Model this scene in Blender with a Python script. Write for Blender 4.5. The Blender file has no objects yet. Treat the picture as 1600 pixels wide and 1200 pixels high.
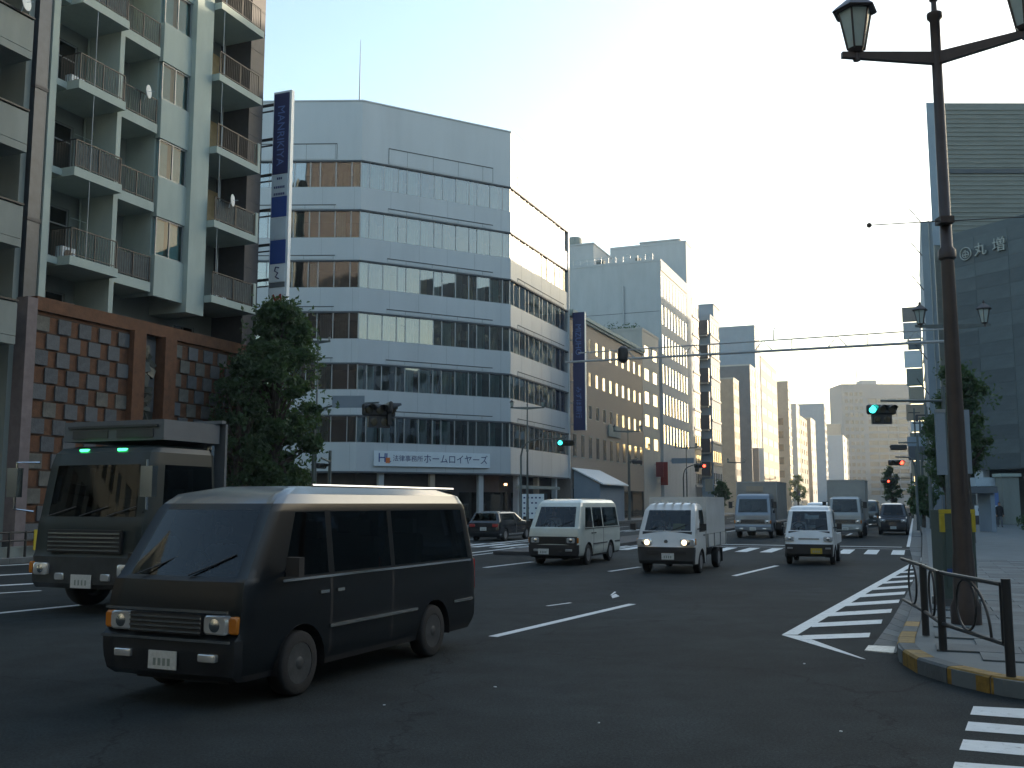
import bpy, math, random
from mathutils import Vector, Matrix
random.seed(7)
R = math.radians
S = bpy.context.scene
COL = S.collection
# ---------------------------------------------------------------- camera
F = 1556.0                                   # focal length in photo pixels (1600 wide)
PITCH = math.atan(186 / F); EYE = 1.85
CP, SP = math.cos(PITCH), math.sin(PITCH)
cam = bpy.data.objects.new('camera', bpy.data.cameras.new('camera'))
COL.objects.link(cam); cam.location = (0, 0, EYE)
cam.rotation_euler = (math.pi / 2 + PITCH, 0, 0)
cam.data.sensor_width = 36; cam.data.lens = 36 * F / 1600
cam.data.clip_start = .1; cam.data.clip_end = 6000
S.camera = cam
# ---------------------------------------------------------------- light
ANG = math.atan2(630, F / CP)                # street direction, clockwise from +Y
CA, SA = math.cos(ANG), math.sin(ANG)
SUN_AZ, SUN_EL = ANG + R(30), R(11)
W = bpy.data.worlds.new('World'); S.world = W; W.use_nodes = True
nt = W.node_tree; nt.nodes.clear()
sky = nt.nodes.new('ShaderNodeTexSky'); sky.sky_type = 'NISHITA'; sky.sun_disc = False
sky.sun_elevation = SUN_EL; sky.sun_rotation = SUN_AZ
sky.altitude = 0; sky.air_density = 1.2; sky.dust_density = 2.0; sky.ozone_density = 1.4
bg = nt.nodes.new('ShaderNodeBackground'); bg.inputs[1].default_value = .15
wo = nt.nodes.new('ShaderNodeOutputWorld')
tn = nt.nodes.new('ShaderNodeVectorMath'); tn.operation = 'MULTIPLY'; tn.inputs[1].default_value = (.94, .98, .985)   # cool white balance
nt.links.new(sky.outputs[0], tn.inputs[0]); nt.links.new(tn.outputs[0], bg.inputs[0]); nt.links.new(bg.outputs[0], wo.inputs[0])
sl = bpy.data.lights.new('sun', 'SUN'); sl.energy = 3.2; sl.angle = R(.5); sl.color = (1, .80, .58)
sun = bpy.data.objects.new('sun', sl); COL.objects.link(sun)
sd = Vector((math.sin(SUN_AZ) * math.cos(SUN_EL), math.cos(SUN_AZ) * math.cos(SUN_EL), math.sin(SUN_EL)))
sun.rotation_euler = (-sd).to_track_quat('-Z', 'Y').to_euler()
S.view_settings.view_transform = 'Standard'; S.view_settings.look = 'None'
S.view_settings.gamma = 1; S.view_settings.exposure = 1.68
S.view_settings.use_curve_mapping = False
S.cycles.max_bounces = 8; S.cycles.transparent_max_bounces = 12
S.cycles.sample_clamp_indirect = 4

# ---------------------------------------------------------------- placing helpers (photo measurements -> metres)
def ray(px, py):
    b = 600 - py
    return px - 800, F * CP - b * SP, F * SP + b * CP
def G(px, py, z=0.0):
    x, y, w = ray(px, py); k = (z - EYE) / w
    return Vector((x * k, y * k, z))
def atY(px, py, Y):
    x, y, w = ray(px, py); k = Y / y
    return Vector((x * k, Y, EYE + w * k))
def XY(s, t, z=0.0): return Vector((s * SA + t * CA, s * CA - t * SA, z))
def ST(p): return p[0] * SA + p[1] * CA, p[0] * CA - p[1] * SA
TL = -29.5                                    # building line on the far side of the street
def onT(px, py, t=TL):                        # -> (s, z) on the vertical plane t = const
    x, y, w = ray(px, py); k = t / (x * CA - y * SA)
    return x * k * SA + y * k * CA, EYE + w * k

# ---------------------------------------------------------------- materials
MATS = {}
def mat(name, col, rough=.7, metal=0, var=.12, scale=3.0, bump=0.0, bscale=40, emit=None, estr=1, spec=.5, streak=0):
    if name in MATS: return MATS[name]
    m = bpy.data.materials.new(name); m.use_nodes = True; n = m.node_tree; p = n.nodes['Principled BSDF']
    c = list(col) + [1]
    p.inputs['Base Color'].default_value = c; p.inputs['Roughness'].default_value = rough
    p.inputs['Metallic'].default_value = metal; p.inputs['Specular IOR Level'].default_value = spec
    tc = n.nodes.new('ShaderNodeTexCoord')
    if var:
        nz = n.nodes.new('ShaderNodeTexNoise'); nz.inputs['Scale'].default_value = scale; nz.inputs['Detail'].default_value = 8
        nz.inputs['Roughness'].default_value = .65
        src = tc.outputs['Object']
        if streak:
            mp = n.nodes.new('ShaderNodeMapping'); mp.inputs['Scale'].default_value = (1, 1, streak)
            n.links.new(src, mp.inputs[0]); src = mp.outputs[0]
        n.links.new(src, nz.inputs['Vector'])
        mr = n.nodes.new('ShaderNodeMapRange'); mr.inputs[1].default_value = .3; mr.inputs[2].default_value = .7
        mr.inputs[3].default_value = 1 - var; mr.inputs[4].default_value = 1 + var
        n.links.new(nz.outputs[0], mr.inputs[0])
        mx = n.nodes.new('ShaderNodeVectorMath'); mx.operation = 'SCALE'; mx.inputs[0].default_value = col[:3]
        n.links.new(mr.outputs[0], mx.inputs['Scale']); n.links.new(mx.outputs[0], p.inputs['Base Color'])
    if bump:
        nb = n.nodes.new('ShaderNodeTexNoise'); nb.inputs['Scale'].default_value = bscale; nb.inputs['Detail'].default_value = 4
        n.links.new(tc.outputs['Object'], nb.inputs['Vector'])
        bp = n.nodes.new('ShaderNodeBump'); bp.inputs['Strength'].default_value = bump; bp.inputs['Distance'].default_value = .02
        n.links.new(nb.outputs[0], bp.inputs['Height']); n.links.new(bp.outputs[0], p.inputs['Normal'])
    if emit:
        p.inputs['Emission Color'].default_value = list(emit) + [1]; p.inputs['Emission Strength'].default_value = estr
    MATS[name] = m; return m

def glass(name, tint=(.3, .36, .36), refl=1.0, wav=.0, wscale=.8, ior=1.6, rough=.02):
    m = bpy.data.materials.new(name); m.use_nodes = True; n = m.node_tree; n.nodes.clear()
    out = n.nodes.new('ShaderNodeOutputMaterial'); mix = n.nodes.new('ShaderNodeMixShader')
    tr = n.nodes.new('ShaderNodeBsdfTransparent'); tr.inputs[0].default_value = list(tint) + [1]
    gl = n.nodes.new('ShaderNodeBsdfGlossy'); gl.inputs[0].default_value = (refl, refl, refl, 1); gl.inputs['Roughness'].default_value = rough
    fr = n.nodes.new('ShaderNodeFresnel'); fr.inputs[0].default_value = ior
    n.links.new(fr.outputs[0], mix.inputs[0]); n.links.new(tr.outputs[0], mix.inputs[1]); n.links.new(gl.outputs[0], mix.inputs[2])
    if wav:
        tc = n.nodes.new('ShaderNodeTexCoord'); nb = n.nodes.new('ShaderNodeTexNoise'); nb.inputs['Scale'].default_value = wscale
        nb.inputs['Detail'].default_value = 1
        n.links.new(tc.outputs['Object'], nb.inputs['Vector'])
        bp = n.nodes.new('ShaderNodeBump'); bp.inputs['Strength'].default_value = 1; bp.inputs['Distance'].default_value = wav
        n.links.new(nb.outputs[0], bp.inputs['Height']); n.links.new(bp.outputs[0], gl.inputs['Normal']); n.links.new(bp.outputs[0], fr.inputs['Normal'])
    n.links.new(mix.outputs[0], out.inputs[0]); return m

def asphalt():
    m = bpy.data.materials.new('asphalt'); m.use_nodes = True; n = m.node_tree; p = n.nodes['Principled BSDF']
    tc = n.nodes.new('ShaderNodeTexCoord')
    def noise(s, d=6, r=.6):
        z = n.nodes.new('ShaderNodeTexNoise'); z.inputs['Scale'].default_value = s; z.inputs['Detail'].default_value = d
        z.inputs['Roughness'].default_value = r; n.links.new(tc.outputs['Object'], z.inputs['Vector']); return z
    def rng(src, a, b, lo, hi):
        q = n.nodes.new('ShaderNodeMapRange'); q.inputs[1].default_value = a; q.inputs[2].default_value = b
        q.inputs[3].default_value = lo; q.inputs[4].default_value = hi; n.links.new(src, q.inputs[0]); return q.outputs[0]
    def mul(a, b):
        q = n.nodes.new('ShaderNodeMath'); q.operation = 'MULTIPLY'; n.links.new(a, q.inputs[0]); n.links.new(b, q.inputs[1]); return q.outputs[0]
    big = rng(noise(.16, 4).outputs[0], .35, .65, .72, 1.35)
    mid = rng(noise(1.7, 6).outputs[0], .3, .7, .78, 1.25)
    fine = rng(noise(38, 4, .85).outputs[0], .32, .72, .35, 1.8)
    vo = n.nodes.new('ShaderNodeTexVoronoi'); vo.feature = 'DISTANCE_TO_EDGE'; vo.inputs['Scale'].default_value = .22
    wn = noise(1.3, 4); va = n.nodes.new('ShaderNodeVectorMath'); va.operation = 'MULTIPLY_ADD'
    va.inputs[1].default_value = (1.2, 1.2, 0); n.links.new(wn.outputs[1], va.inputs[0]); n.links.new(tc.outputs['Object'], va.inputs[2])
    n.links.new(va.outputs[0], vo.inputs['Vector'])
    crack = rng(vo.outputs[0], 0, .006, .5, 1)
    v = mul(mul(big, mid), mul(fine, crack))
    sc = n.nodes.new('ShaderNodeVectorMath'); sc.operation = 'SCALE'; sc.inputs[0].default_value = (.020, .0255, .027)
    n.links.new(v, sc.inputs['Scale']); n.links.new(sc.outputs[0], p.inputs['Base Color'])
    p.inputs['Roughness'].default_value = .85; p.inputs['Specular IOR Level'].default_value = .18
    bp = n.nodes.new('ShaderNodeBump'); bp.inputs['Strength'].default_value = .5; bp.inputs['Distance'].default_value = .012
    n.links.new(fine, bp.inputs['Height']); n.links.new(bp.outputs[0], p.inputs['Normal'])
    MATS['asphalt'] = m; return m
def worn_paint():
    m = mat('road_paint', (.58, .60, .60), .6, var=.1, scale=4, bump=.2, bscale=60)
    n = m.node_tree; p = n.nodes['Principled BSDF']
    tc = n.nodes.new('ShaderNodeTexCoord'); z = n.nodes.new('ShaderNodeTexNoise'); z.inputs['Scale'].default_value = 9
    z.inputs['Detail'].default_value = 9; z.inputs['Roughness'].default_value = .75; n.links.new(tc.outputs['Object'], z.inputs['Vector'])
    mr = n.nodes.new('ShaderNodeMapRange'); mr.inputs[1].default_value = .56; mr.inputs[2].default_value = .68
    mr.inputs[3].default_value = 0; mr.inputs[4].default_value = .75; n.links.new(z.outputs[0], mr.inputs[0])
    old = p.inputs['Base Color'].links[0].from_socket
    mx = n.nodes.new('ShaderNodeMix'); mx.data_type = 'RGBA'; n.links.new(mr.outputs[0], mx.inputs[0])
    n.links.new(old, mx.inputs[6]); mx.inputs[7].default_value = (.07, .072, .073, 1)
    n.links.new(mx.outputs[2], p.inputs['Base Color']); return m

ASPH = asphalt(); PAINT = worn_paint()
M = dict(
    slab=mat('paving_concrete', (.095, .115, .12), .75, var=.2, scale=2, bump=.3, bscale=30),
    kerb=mat('kerb_concrete', (.09, .10, .102), .8, var=.3, scale=3, bump=.4),
    yellow=mat('kerb_yellow', (.22, .13, .02), .7, var=.4, scale=9, bump=.3),
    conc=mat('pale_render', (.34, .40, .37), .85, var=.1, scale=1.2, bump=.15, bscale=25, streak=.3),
    conc2=mat('shaded_render', (.21, .235, .22), .85, var=.14, scale=.9, bump=.15, bscale=25, streak=.25),  # darker copy of the pale render, balcony shade put into its colour
    darkwall=mat('dark_cladding', (.045, .045, .05), .6, var=.2),
    panel=mat('metal_panel', (.45, .48, .50), .5, .1, var=.07, scale=.5, streak=.12),
    joint2=mat('faint_joint', (.24, .26, .28), .7, var=0),
    joint=mat('dark_joint', (.07, .08, .09), .7, var=0),
    brownwall=mat('brown_tile', (.22, .19, .17), .7, var=.14, scale=6, bump=.2),
    greywall=mat('grey_render', (.40, .42, .43), .85, var=.08, scale=.8, streak=.3),
    cream=mat('cream_render', (.36, .325, .26), .85, var=.08, scale=.8, streak=.3),
    white=mat('white_render', (.38, .375, .345), .8, var=.08, scale=.8, streak=.3),
    tan=mat('tan_tile', (.36, .29, .22), .8, var=.12, scale=.8),
    slate=mat('slate_tile', (.10, .115, .13), .6, var=.15, scale=1.0),
    bluewall=mat('blue_grey_render', (.22, .27, .32), .8, var=.08, scale=.7),
    maru=mat('dark_stone_cladding', (.068, .086, .092), .7, var=.16, scale=.6, streak=3),
    maru2=mat('ribbed_stone_cladding', (.17, .18, .165), .75, var=.16, scale=.5, streak=5),
    orange=mat('orange_brick', (.11, .046, .02), .85, var=.35, scale=3, bump=.5, bscale=20),
    block=mat('grey_block', (.10, .105, .11), .9, var=.16, scale=4, bump=.7, bscale=14),
    bronze=mat('dark_bronze', (.06, .065, .055), .5, .4, var=.4, scale=3, bump=1, bscale=5),
    steel=mat('galvanised_steel', (.33, .35, .36), .45, .7, var=.08),
    rail=mat('brown_painted_rail', (.018, .018, .019), .5, .1, var=.15, scale=8),
    pole=mat('dark_brown_post', (.05, .038, .036), .42, .3, var=.2, scale=4),
    polelite=mat('grey_green_post', (.10, .12, .12), .5, .3, var=.15),
    black=mat('black_plastic', (.02, .02, .022), .5, var=.1),
    rubber=mat('tyre_rubber', (.018, .018, .019), .85, var=.15, bump=.2),
    rim=mat('wheel_steel', (.30, .31, .32), .4, .7, var=.1, scale=6),
    chrome=mat('chrome', (.7, .7, .7), .12, 1, var=0),
    lampglass=mat('lamp_glass', (.50, .56, .55), .25, var=.1, scale=8),
    cyanlens=mat('signal_green_lens', (.02, .3, .25), .3, var=0, emit=(.03, .85, .75), estr=2.2),
    redlens=mat('signal_red_lens', (.4, .02, .01), .3, var=0, emit=(1, .06, .03), estr=2.6),
    offlens=mat('signal_dark_lens', (.05, .04, .02), .25, var=0),
    markerlamp=mat('green_marker_lamp', (.05, .4, .1), .3, var=0, emit=(.05, 1, .25), estr=1.6),
    headlamp=mat('headlamp_lens', (.65, .66, .66), .08, .5, var=0),
    amber=mat('amber_lens', (.5, .17, .02), .25, var=0),
    redlight=mat('tail_lens', (.30, .02, .02), .25, var=0),
    plate=mat('white_number_plate', (.55, .57, .56), .5, var=.15, scale=25),
    plate_y=mat('yellow_number_plate', (.42, .30, .03), .5, var=.15, scale=25),
    leaf=mat('leaf_green', (.040, .085, .030), .6, var=.45, scale=1.2),
    leaf2=mat('leaf_dark_green', (.030, .062, .028), .6, var=.45, scale=1.2),
    bark=mat('bark', (.06, .05, .04), .9, var=.3, scale=9, bump=.8),
    navy=mat('navy_sign', (.022, .03, .10), .35, var=.05),
    blue=mat('blue_sign', (.02, .06, .24), .35, var=.05),
    signwhite=mat('white_sign', (.62, .68, .72), .4, var=.04),
    signpale=mat('pale_sign', (.42, .50, .56), .4, var=.06),
    red=mat('red_sign', (.22, .02, .015), .5, var=.1),
    ink=mat('navy_ink', (.015, .025, .12), .5, var=0),
    palesky=mat('pale_blue_ink', (.10, .17, .38), .5, var=0),
    blind=mat('pale_blind', (.34, .54, .56), .8, var=.1, scale=2),
    curtain=mat('dark_curtain', (.10, .12, .12), .9, var=.3),
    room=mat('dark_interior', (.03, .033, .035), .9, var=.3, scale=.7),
    seat=mat('seat_fabric', (.05, .05, .055), .9, var=.2),
    skin=mat('skin', (.35, .20, .14), .6, var=.05),
    shirt=mat('white_shirt', (.6, .6, .6), .8, var=.05),
    coat=mat('dark_clothes', (.02, .02, .024), .9, var=.2),
    hair=mat('dark_hair', (.012, .01, .01), .7, var=.1),
    yel=mat('yellow_strap', (.42, .33, .02), .5, var=.2, scale=8),
    cabinet=mat('green_grey_cabinet', (.07, .10, .09), .5, .2, var=.15, scale=3),
    litwin=mat('lit_glass_dummy', (.1, .1, .1), .1, var=0),
    far=mat('far_ground', (.10, .10, .10), .9, var=.2, scale=.01),
    orange_tone=mat('warm_cream', (.50, .36, .20), .8, var=.2, scale=2),  # warm sunlit tone put into the colour; some office blinds share it
)
GL = glass('window_glass', (.66, .78, .79), .95, wav=.012, wscale=.5, ior=3.1)
GLD = glass('dark_window_glass', (.12, .16, .17), .9, wav=.01, wscale=.6, ior=1.9)
GLB = glass('plain_window_glass', (.6, .7, .7), .45, ior=1.45)
GLF = mat('far_window_glass', (.03, .04, .045), .06, 0, var=0, spec=1.0)
GLM = mat('mirror_window_glass', (.40, .42, .42), .06, .85, var=0)
GLC = glass('car_glass', (.42, .47, .48), .9, ior=1.6)
GLCD = glass('tinted_car_glass', (.13, .15, .17), .9, ior=1.5)

def paint(name, col, rough=.3, metal=0, dirt=.12):
    m = mat(name, col, rough, metal, var=dirt, scale=1.3)
    p = m.node_tree.nodes['Principled BSDF']; p.inputs['Coat Weight'].default_value = .6; p.inputs['Coat Roughness'].default_value = .12
    return m

for lm in ('leaf', 'leaf2'):
    n_ = M[lm].node_tree; p_ = n_.nodes['Principled BSDF']; o_ = n_.nodes['Material Output']; tl_ = n_.nodes.new('ShaderNodeBsdfTranslucent'); tl_.inputs[0].default_value = (.09, .16, .035, 1); mx_ = n_.nodes.new('ShaderNodeMixShader'); mx_.inputs[0].default_value = .32
    n_.links.new(p_.outputs[0], mx_.inputs[1]); n_.links.new(tl_.outputs[0], mx_.inputs[2]); n_.links.new(mx_.outputs[0], o_.inputs[0])
# ---------------------------------------------------------------- mesh builder
class MB:
    def __init__(s): s.v = []; s.f = []; s.m = []; s.k = 0
    def add(s, vs, fs, k=None):
        o = len(s.v); s.v += [tuple(p) for p in vs]; s.f += [tuple(i + o for i in f) for f in fs]
        s.m += [s.k if k is None else k] * len(fs); return s
    def box(s, x0, x1, y0, y1, z0, z1, k=None):
        vs = [(x, y, z) for z in (z0, z1) for y in (y0, y1) for x in (x0, x1)]
        return s.add(vs, [(0, 2, 3, 1), (4, 5, 7, 6), (0, 1, 5, 4), (2, 6, 7, 3), (0, 4, 6, 2), (1, 3, 7, 5)], k)
    def obox(s, c, sz, rz=0, k=None, rx=0, ry=0):
        Mx = Matrix.Translation(c) @ Matrix.Rotation(rz, 4, 'Z') @ Matrix.Rotation(ry, 4, 'Y') @ Matrix.Rotation(rx, 4, 'X')
        hx, hy, hz = sz[0] / 2, sz[1] / 2, sz[2] / 2
        vs = [Mx @ Vector((x, y, z)) for z in (-hz, hz) for y in (-hy, hy) for x in (-hx, hx)]
        return s.add(vs, [(0, 2, 3, 1), (4, 5, 7, 6), (0, 1, 5, 4), (2, 6, 7, 3), (0, 4, 6, 2), (1, 3, 7, 5)], k)
    def prism(s, poly, z0, z1, k=None):
        n = len(poly); vs = [(p[0], p[1], z0) for p in poly] + [(p[0], p[1], z1) for p in poly]
        return s.add(vs, [tuple(range(n - 1, -1, -1)), tuple(range(n, 2 * n))] + [(i, (i + 1) % n, n + (i + 1) % n, n + i) for i in range(n)], k)
    def tube(s, pts, r, n=8, k=None, caps=True):
        pts = [Vector(p) for p in pts]; rs = r if isinstance(r, (list, tuple)) else [r] * len(pts)
        o = len(s.v); prev = None
        for i, p in enumerate(pts):
            d = (pts[min(i + 1, len(pts) - 1)] - pts[max(i - 1, 0)]).normalized()
            a = Vector((0, 0, 1)) if abs(d.z) < .9 else Vector((1, 0, 0))
            u = d.cross(a).normalized() if prev is None else (prev - d * prev.dot(d)).normalized()
            prev = u; w = d.cross(u)
            for j in range(n):
                t = 2 * math.pi * j / n; s.v.append(tuple(p + (u * math.cos(t) + w * math.sin(t)) * rs[i]))
        kk = s.k if k is None else k
        for i in range(len(pts) - 1):
            for j in range(n):
                a = o + i * n + j; b = o + i * n + (j + 1) % n
                s.f.append((a, b, b + n, a + n)); s.m.append(kk)
        if caps:
            s.f.append(tuple(o + j for j in range(n - 1, -1, -1))); s.m.append(kk)
            e = o + (len(pts) - 1) * n; s.f.append(tuple(e + j for j in range(n))); s.m.append(kk)
        return s
    def lathe(s, prof, n=16, c=(0, 0, 0), axis='z', k=None, a0=0):
        o = len(s.v); kk = s.k if k is None else k
        for (r, h) in prof:
            for j in range(n):
                t = 2 * math.pi * j / n + a0; x, y = r * math.cos(t), r * math.sin(t)
                p = (x, y, h) if axis == 'z' else ((x, h, y) if axis == 'y' else (h, x, y))
                s.v.append((p[0] + c[0], p[1] + c[1], p[2] + c[2]))
        for i in range(len(prof) - 1):
            for j in range(n):
                a = o + i * n + j; b = o + i * n + (j + 1) % n
                s.f.append((a, b, b + n, a + n)); s.m.append(kk)
        s.f.append(tuple(o + j for j in range(n))); s.m.append(kk)
        e = o + (len(prof) - 1) * n; s.f.append(tuple(e + j for j in range(n))); s.m.append(kk)
        return s
    def mesh(s, name, mats, smooth=False, ang=40):
        me = bpy.data.meshes.new(name); me.from_pydata(s.v, [], s.f)
        for m in (mats if isinstance(mats, (list, tuple)) else [mats]): me.materials.append(m)
        if any(s.m): me.polygons.foreach_set('material_index', s.m)
        if smooth:
            me.polygons.foreach_set('use_smooth', [True] * len(me.polygons)); me.set_sharp_from_angle(angle=R(ang))
        me.update(); return me
    def build(s, name, mats, parent=None, smooth=False, ang=40, loc=None, rz=None):
        return put(name, s.mesh(name, mats, smooth, ang), parent, loc, rz)
def put(name, me, parent=None, loc=None, rz=None, rx=None, ry=None):
    o = bpy.data.objects.new(name, me); COL.objects.link(o)
    if parent is not None: o.parent = parent
    if loc is not None: o.location = loc
    if rz is not None: o.rotation_euler.z = rz
    if rx is not None: o.rotation_euler.x = rx
    if ry is not None: o.rotation_euler.y = ry
    return o
def tag(o, label=None, cat=None, group=None, kind=None):
    for k, v in (('label', label), ('category', cat), ('group', group), ('kind', kind)):
        if v: o[k] = v
    return o
def thing(name, label, cat, loc=(0, 0, 0), rz=0, group=None):
    o = bpy.data.objects.new(name, None); COL.objects.link(o); o.location = loc; o.rotation_euler.z = rz
    o.empty_display_size = .2
    return tag(o, label, cat, group)
def struct(o): o['kind'] = 'structure'; return o
def copy_tree(o, parent=None):
    c = o.copy(); COL.objects.link(c); c.parent = parent
    for ch in list(o.children): copy_tree(ch, c)
    return c
def text_mesh(s, size, depth=.0, spacing=1.0):
    cu = bpy.data.curves.new('t', 'FONT'); cu.body = s; cu.size = size; cu.extrude = depth; cu.align_x = 'CENTER'; cu.align_y = 'CENTER'
    cu.space_character = spacing
    o = bpy.data.objects.new('t', cu); COL.objects.link(o); bpy.context.view_layer.update()
    me = bpy.data.meshes.new_from_object(o.evaluated_get(bpy.context.evaluated_depsgraph_get()))
    bpy.data.objects.remove(o); return me
def put_text(s, size, m, parent, loc, rot, depth=.01, name='lettering', spacing=1.0, sx=1, bold=0):
    me = text_mesh(s, size, depth, spacing); me.materials.clear(); me.materials.append(m)
    o = put(name, me, parent, loc); o.rotation_euler = rot; o.scale = (sx, 1, 1); return o

# ================================================================ SETTING
RZ = math.pi / 2 - ANG                        # local x along the street, local y away from it (far side)
def poly_sheet(name, pts, z, m, parent=None):
    b = MB(); b.add([(p[0], p[1], z) for p in pts], [tuple(range(len(pts)))]); o = b.build(name, m, parent); return o
g = MB(); g.add([(-600, -250, -.03), (900, -250, -.03), (900, 1500, -.03), (-600, 1500, -.03)], [(0, 1, 2, 3)])
struct(g.build('ground', M['far']))
TK = -25.9                                    # far kerb
rd = [XY(-120, 40), XY(-120, -60), XY(80, -60), XY(900, TK), XY(900, .3), XY(38, .3), XY(30, 60), XY(-20, 90)]
rd = [XY(-150, -70), XY(-150, 90), XY(60, 90), XY(60, .3), XY(950, .3), XY(950, TK), XY(72, TK), XY(72, -90), XY(20, -90), XY(20, -70)]
road = struct(poly_sheet('road', rd, 0, ASPH))

def mark(pts, name='road_marking', z=.004):
    b = MB(); b.add([(p[0], p[1], z) for p in pts], [tuple(range(len(pts)))]); return b.build(name, PAINT, road)
def line_px(x0, y0, x1, y1, w=.15, ext=0):
    a, b = G(x0, y0), G(x1, y1); d = (b - a).normalized(); n = Vector((-d.y, d.x, 0)) * w / 2
    a = a - d * ext; b = b + d * 0
    return mark([a - n, b - n, b + n, a + n], 'lane_line')
for l in ((770, 995, 988, 944), (1147, 900, 1214, 884), (952, 893, 1000, 886)): line_px(*l)
line_px(757, 887, 832, 878, .18); line_px(0, 958, 131, 945, .18, ext=6)
line_px(0, 927, 64, 923, .16, ext=6)
for y in (915, 899, 884): line_px(0, y, 62, y - 3.4, .3, ext=5)
line_px(855, 947, 892, 942, .08)
def seg_st(s0, t0, s1, t1, w, name='lane_line'):
    a, b = XY(s0, t0), XY(s1, t1); d = (b - a).normalized(); n = Vector((-d.y, d.x, 0)) * w / 2
    return mark([a - n, b - n, b + n, a + n], name)
# beyond the crossing
for t in (-3.7, -7.4):
    for k in range(14): seg_st(60 + 10 * k, t, 65 + 10 * k, t, .15)
for t in (-17.5, -21.3):
    for k in range(22): seg_st(33 + 10 * k, t, 38 + 10 * k, t, .15)
seg_st(34, -11.4, 300, -11.4, .15); seg_st(31, -14.7, 300, -14.7, .15)
seg_st(46, -.35, 200, -.35, .15)
seg_st(26.5, -15.3, 42, -15.6, .2); seg_st(42, -18.2, 75, -18.2, .25)
# hatched triangle beside the right kerb
tip = G(1226, 991); far = G(1440, 871)
d = (far - tip).normalized(); n = Vector((d.y, -d.x, 0))
mark([tip - n * .02 - d * .1, far, far + n * .16, tip + n * .18], 'hatch_outline')
e1 = G(1350, 1031); d2 = (e1 - tip).normalized(); n2 = Vector((-d2.y, d2.x, 0))
mark([tip - n * .02 - d * .12, tip + n2 * .16 + d2 * .2, e1 + n2 * .03, e1 - d2 * .1], 'hatch_outline', .0045)
for (xl, yl, xr, yr, h) in ((1250, 997, 1358, 993, 7), (1268, 977.5, 1377, 972, 6.5), (1292, 961, 1392, 955, 6), (1318, 945.5, 1404, 940, 5), (1340, 932, 1413, 927, 4.4),
                            (1356, 921, 1420, 917, 3.8), (1372, 911.5, 1425, 908, 3.2), (1385, 903, 1430, 900, 2.8), (1397, 895.5, 1433, 893, 2.4), (1408, 889, 1435, 887, 2.1), (1417, 883.5, 1437, 882, 1.8), (1425, 878.5, 1439, 877.5, 1.5)):
    mark([G(xl, yl + h / 2), G(xr, yr + h / 2), G(xr + 2, yr - h / 2), G(xl + 4, yl - h / 2)], 'hatch_bar', .0085)
# crossing in front of us, running off to the right
for q in (((1521, 1104), (1516, 1117), (1600, 1108), (1600, 1123)), ((1513, 1128), (1508, 1142), (1600, 1135), (1600, 1149)),
          ((1505, 1156), (1499, 1172), (1600, 1163), (1600, 1181)), ((1492, 1191), (1486, 1210), (1600, 1199), (1600, 1219))):
    a, b, c, e = [G(*p) for p in q]; u1 = (c - a).normalized(); u2 = (e - b).normalized()
    mark([a, b, b + u2 * 3.2, a + u1 * 3.2], 'crossing_stripe')
for k in range(5):
    a = G(1486, 1210) + Vector((0, -.95 * (k + 1) + .2, 0)); mark([a, a + Vector((-.05, -.45, 0)), a + Vector((3.2, -.6, 0)), a + Vector((3.25, -.15, 0))], 'crossing_stripe')
# the far crossing over the main street
for k in range(28):
    t = -.9 - k * .93
    mark([XY(38.9, t), XY(38.9, t + .45), XY(42.6, t + .45), XY(42.6, t)], 'crossing_stripe')
seg_st(43.6, -.2, 43.6, -11, .12, 'crossing_edge_line'); seg_st(45.6, -.6, 45.6, -11, .4, 'stop_line')
# turn arrow fragments in the lane
mark([G(957, 935), G(968, 932), G(962, 928), G(955, 931)], 'arrow_marking'); mark([G(953, 931), G(957, 930), G(963, 925.5), G(960, 925)], 'arrow_marking', .0085)

# pavements
PH = .17
kerb_pts = [XY(900, .25), XY(60, .3), XY(45, .2), G(1440, 905), G(1432, 945), G(1418, 985), G(1403, 1022), G(1405, 1034), G(1436, 1053), G(1495, 1072), G(1567, 1088), G(1600, 1093)]
kerb_pts += [Vector((5.25, 9.45, 0)), Vector((6.0, 9.15, 0)), Vector((9, 8.7, 0)), Vector((60, 3, 0))]
pave_poly = kerb_pts + [Vector((90, 60, 0)), XY(900, 60)]
b = MB(); b.prism([(p.x, p.y) for p in reversed(pave_poly)], .001, PH - .012)
pave_r = struct(b.build('pavement', mat('pavement_bed', (.12, .14, .145), .8, var=.15, scale=1.2, bump=.2)))
def inside(p, poly):
    c = False; j = len(poly) - 1
    for i in range(len(poly)):
        a, b_ = poly[i], poly[j]
        if (a[1] > p[1]) != (b_[1] > p[1]) and p[0] < (b_[0] - a[0]) * (p[1] - a[1]) / (b_[1] - a[1]) + a[0]: c = not c
        j = i
    return c
def inset_path(pts, d):
    out = []
    for i, p in enumerate(pts):
        a = pts[max(i - 1, 0)]; c = pts[min(i + 1, len(pts) - 1)]; t = (c - a).normalized(); out.append(p + Vector((-t.y, t.x, 0)) * d)
    return out
inn = inset_path(kerb_pts, .2)
inner_poly = inset_path(kerb_pts, .24) + [Vector((90, 60, 0)), XY(900, 60)]
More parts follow.
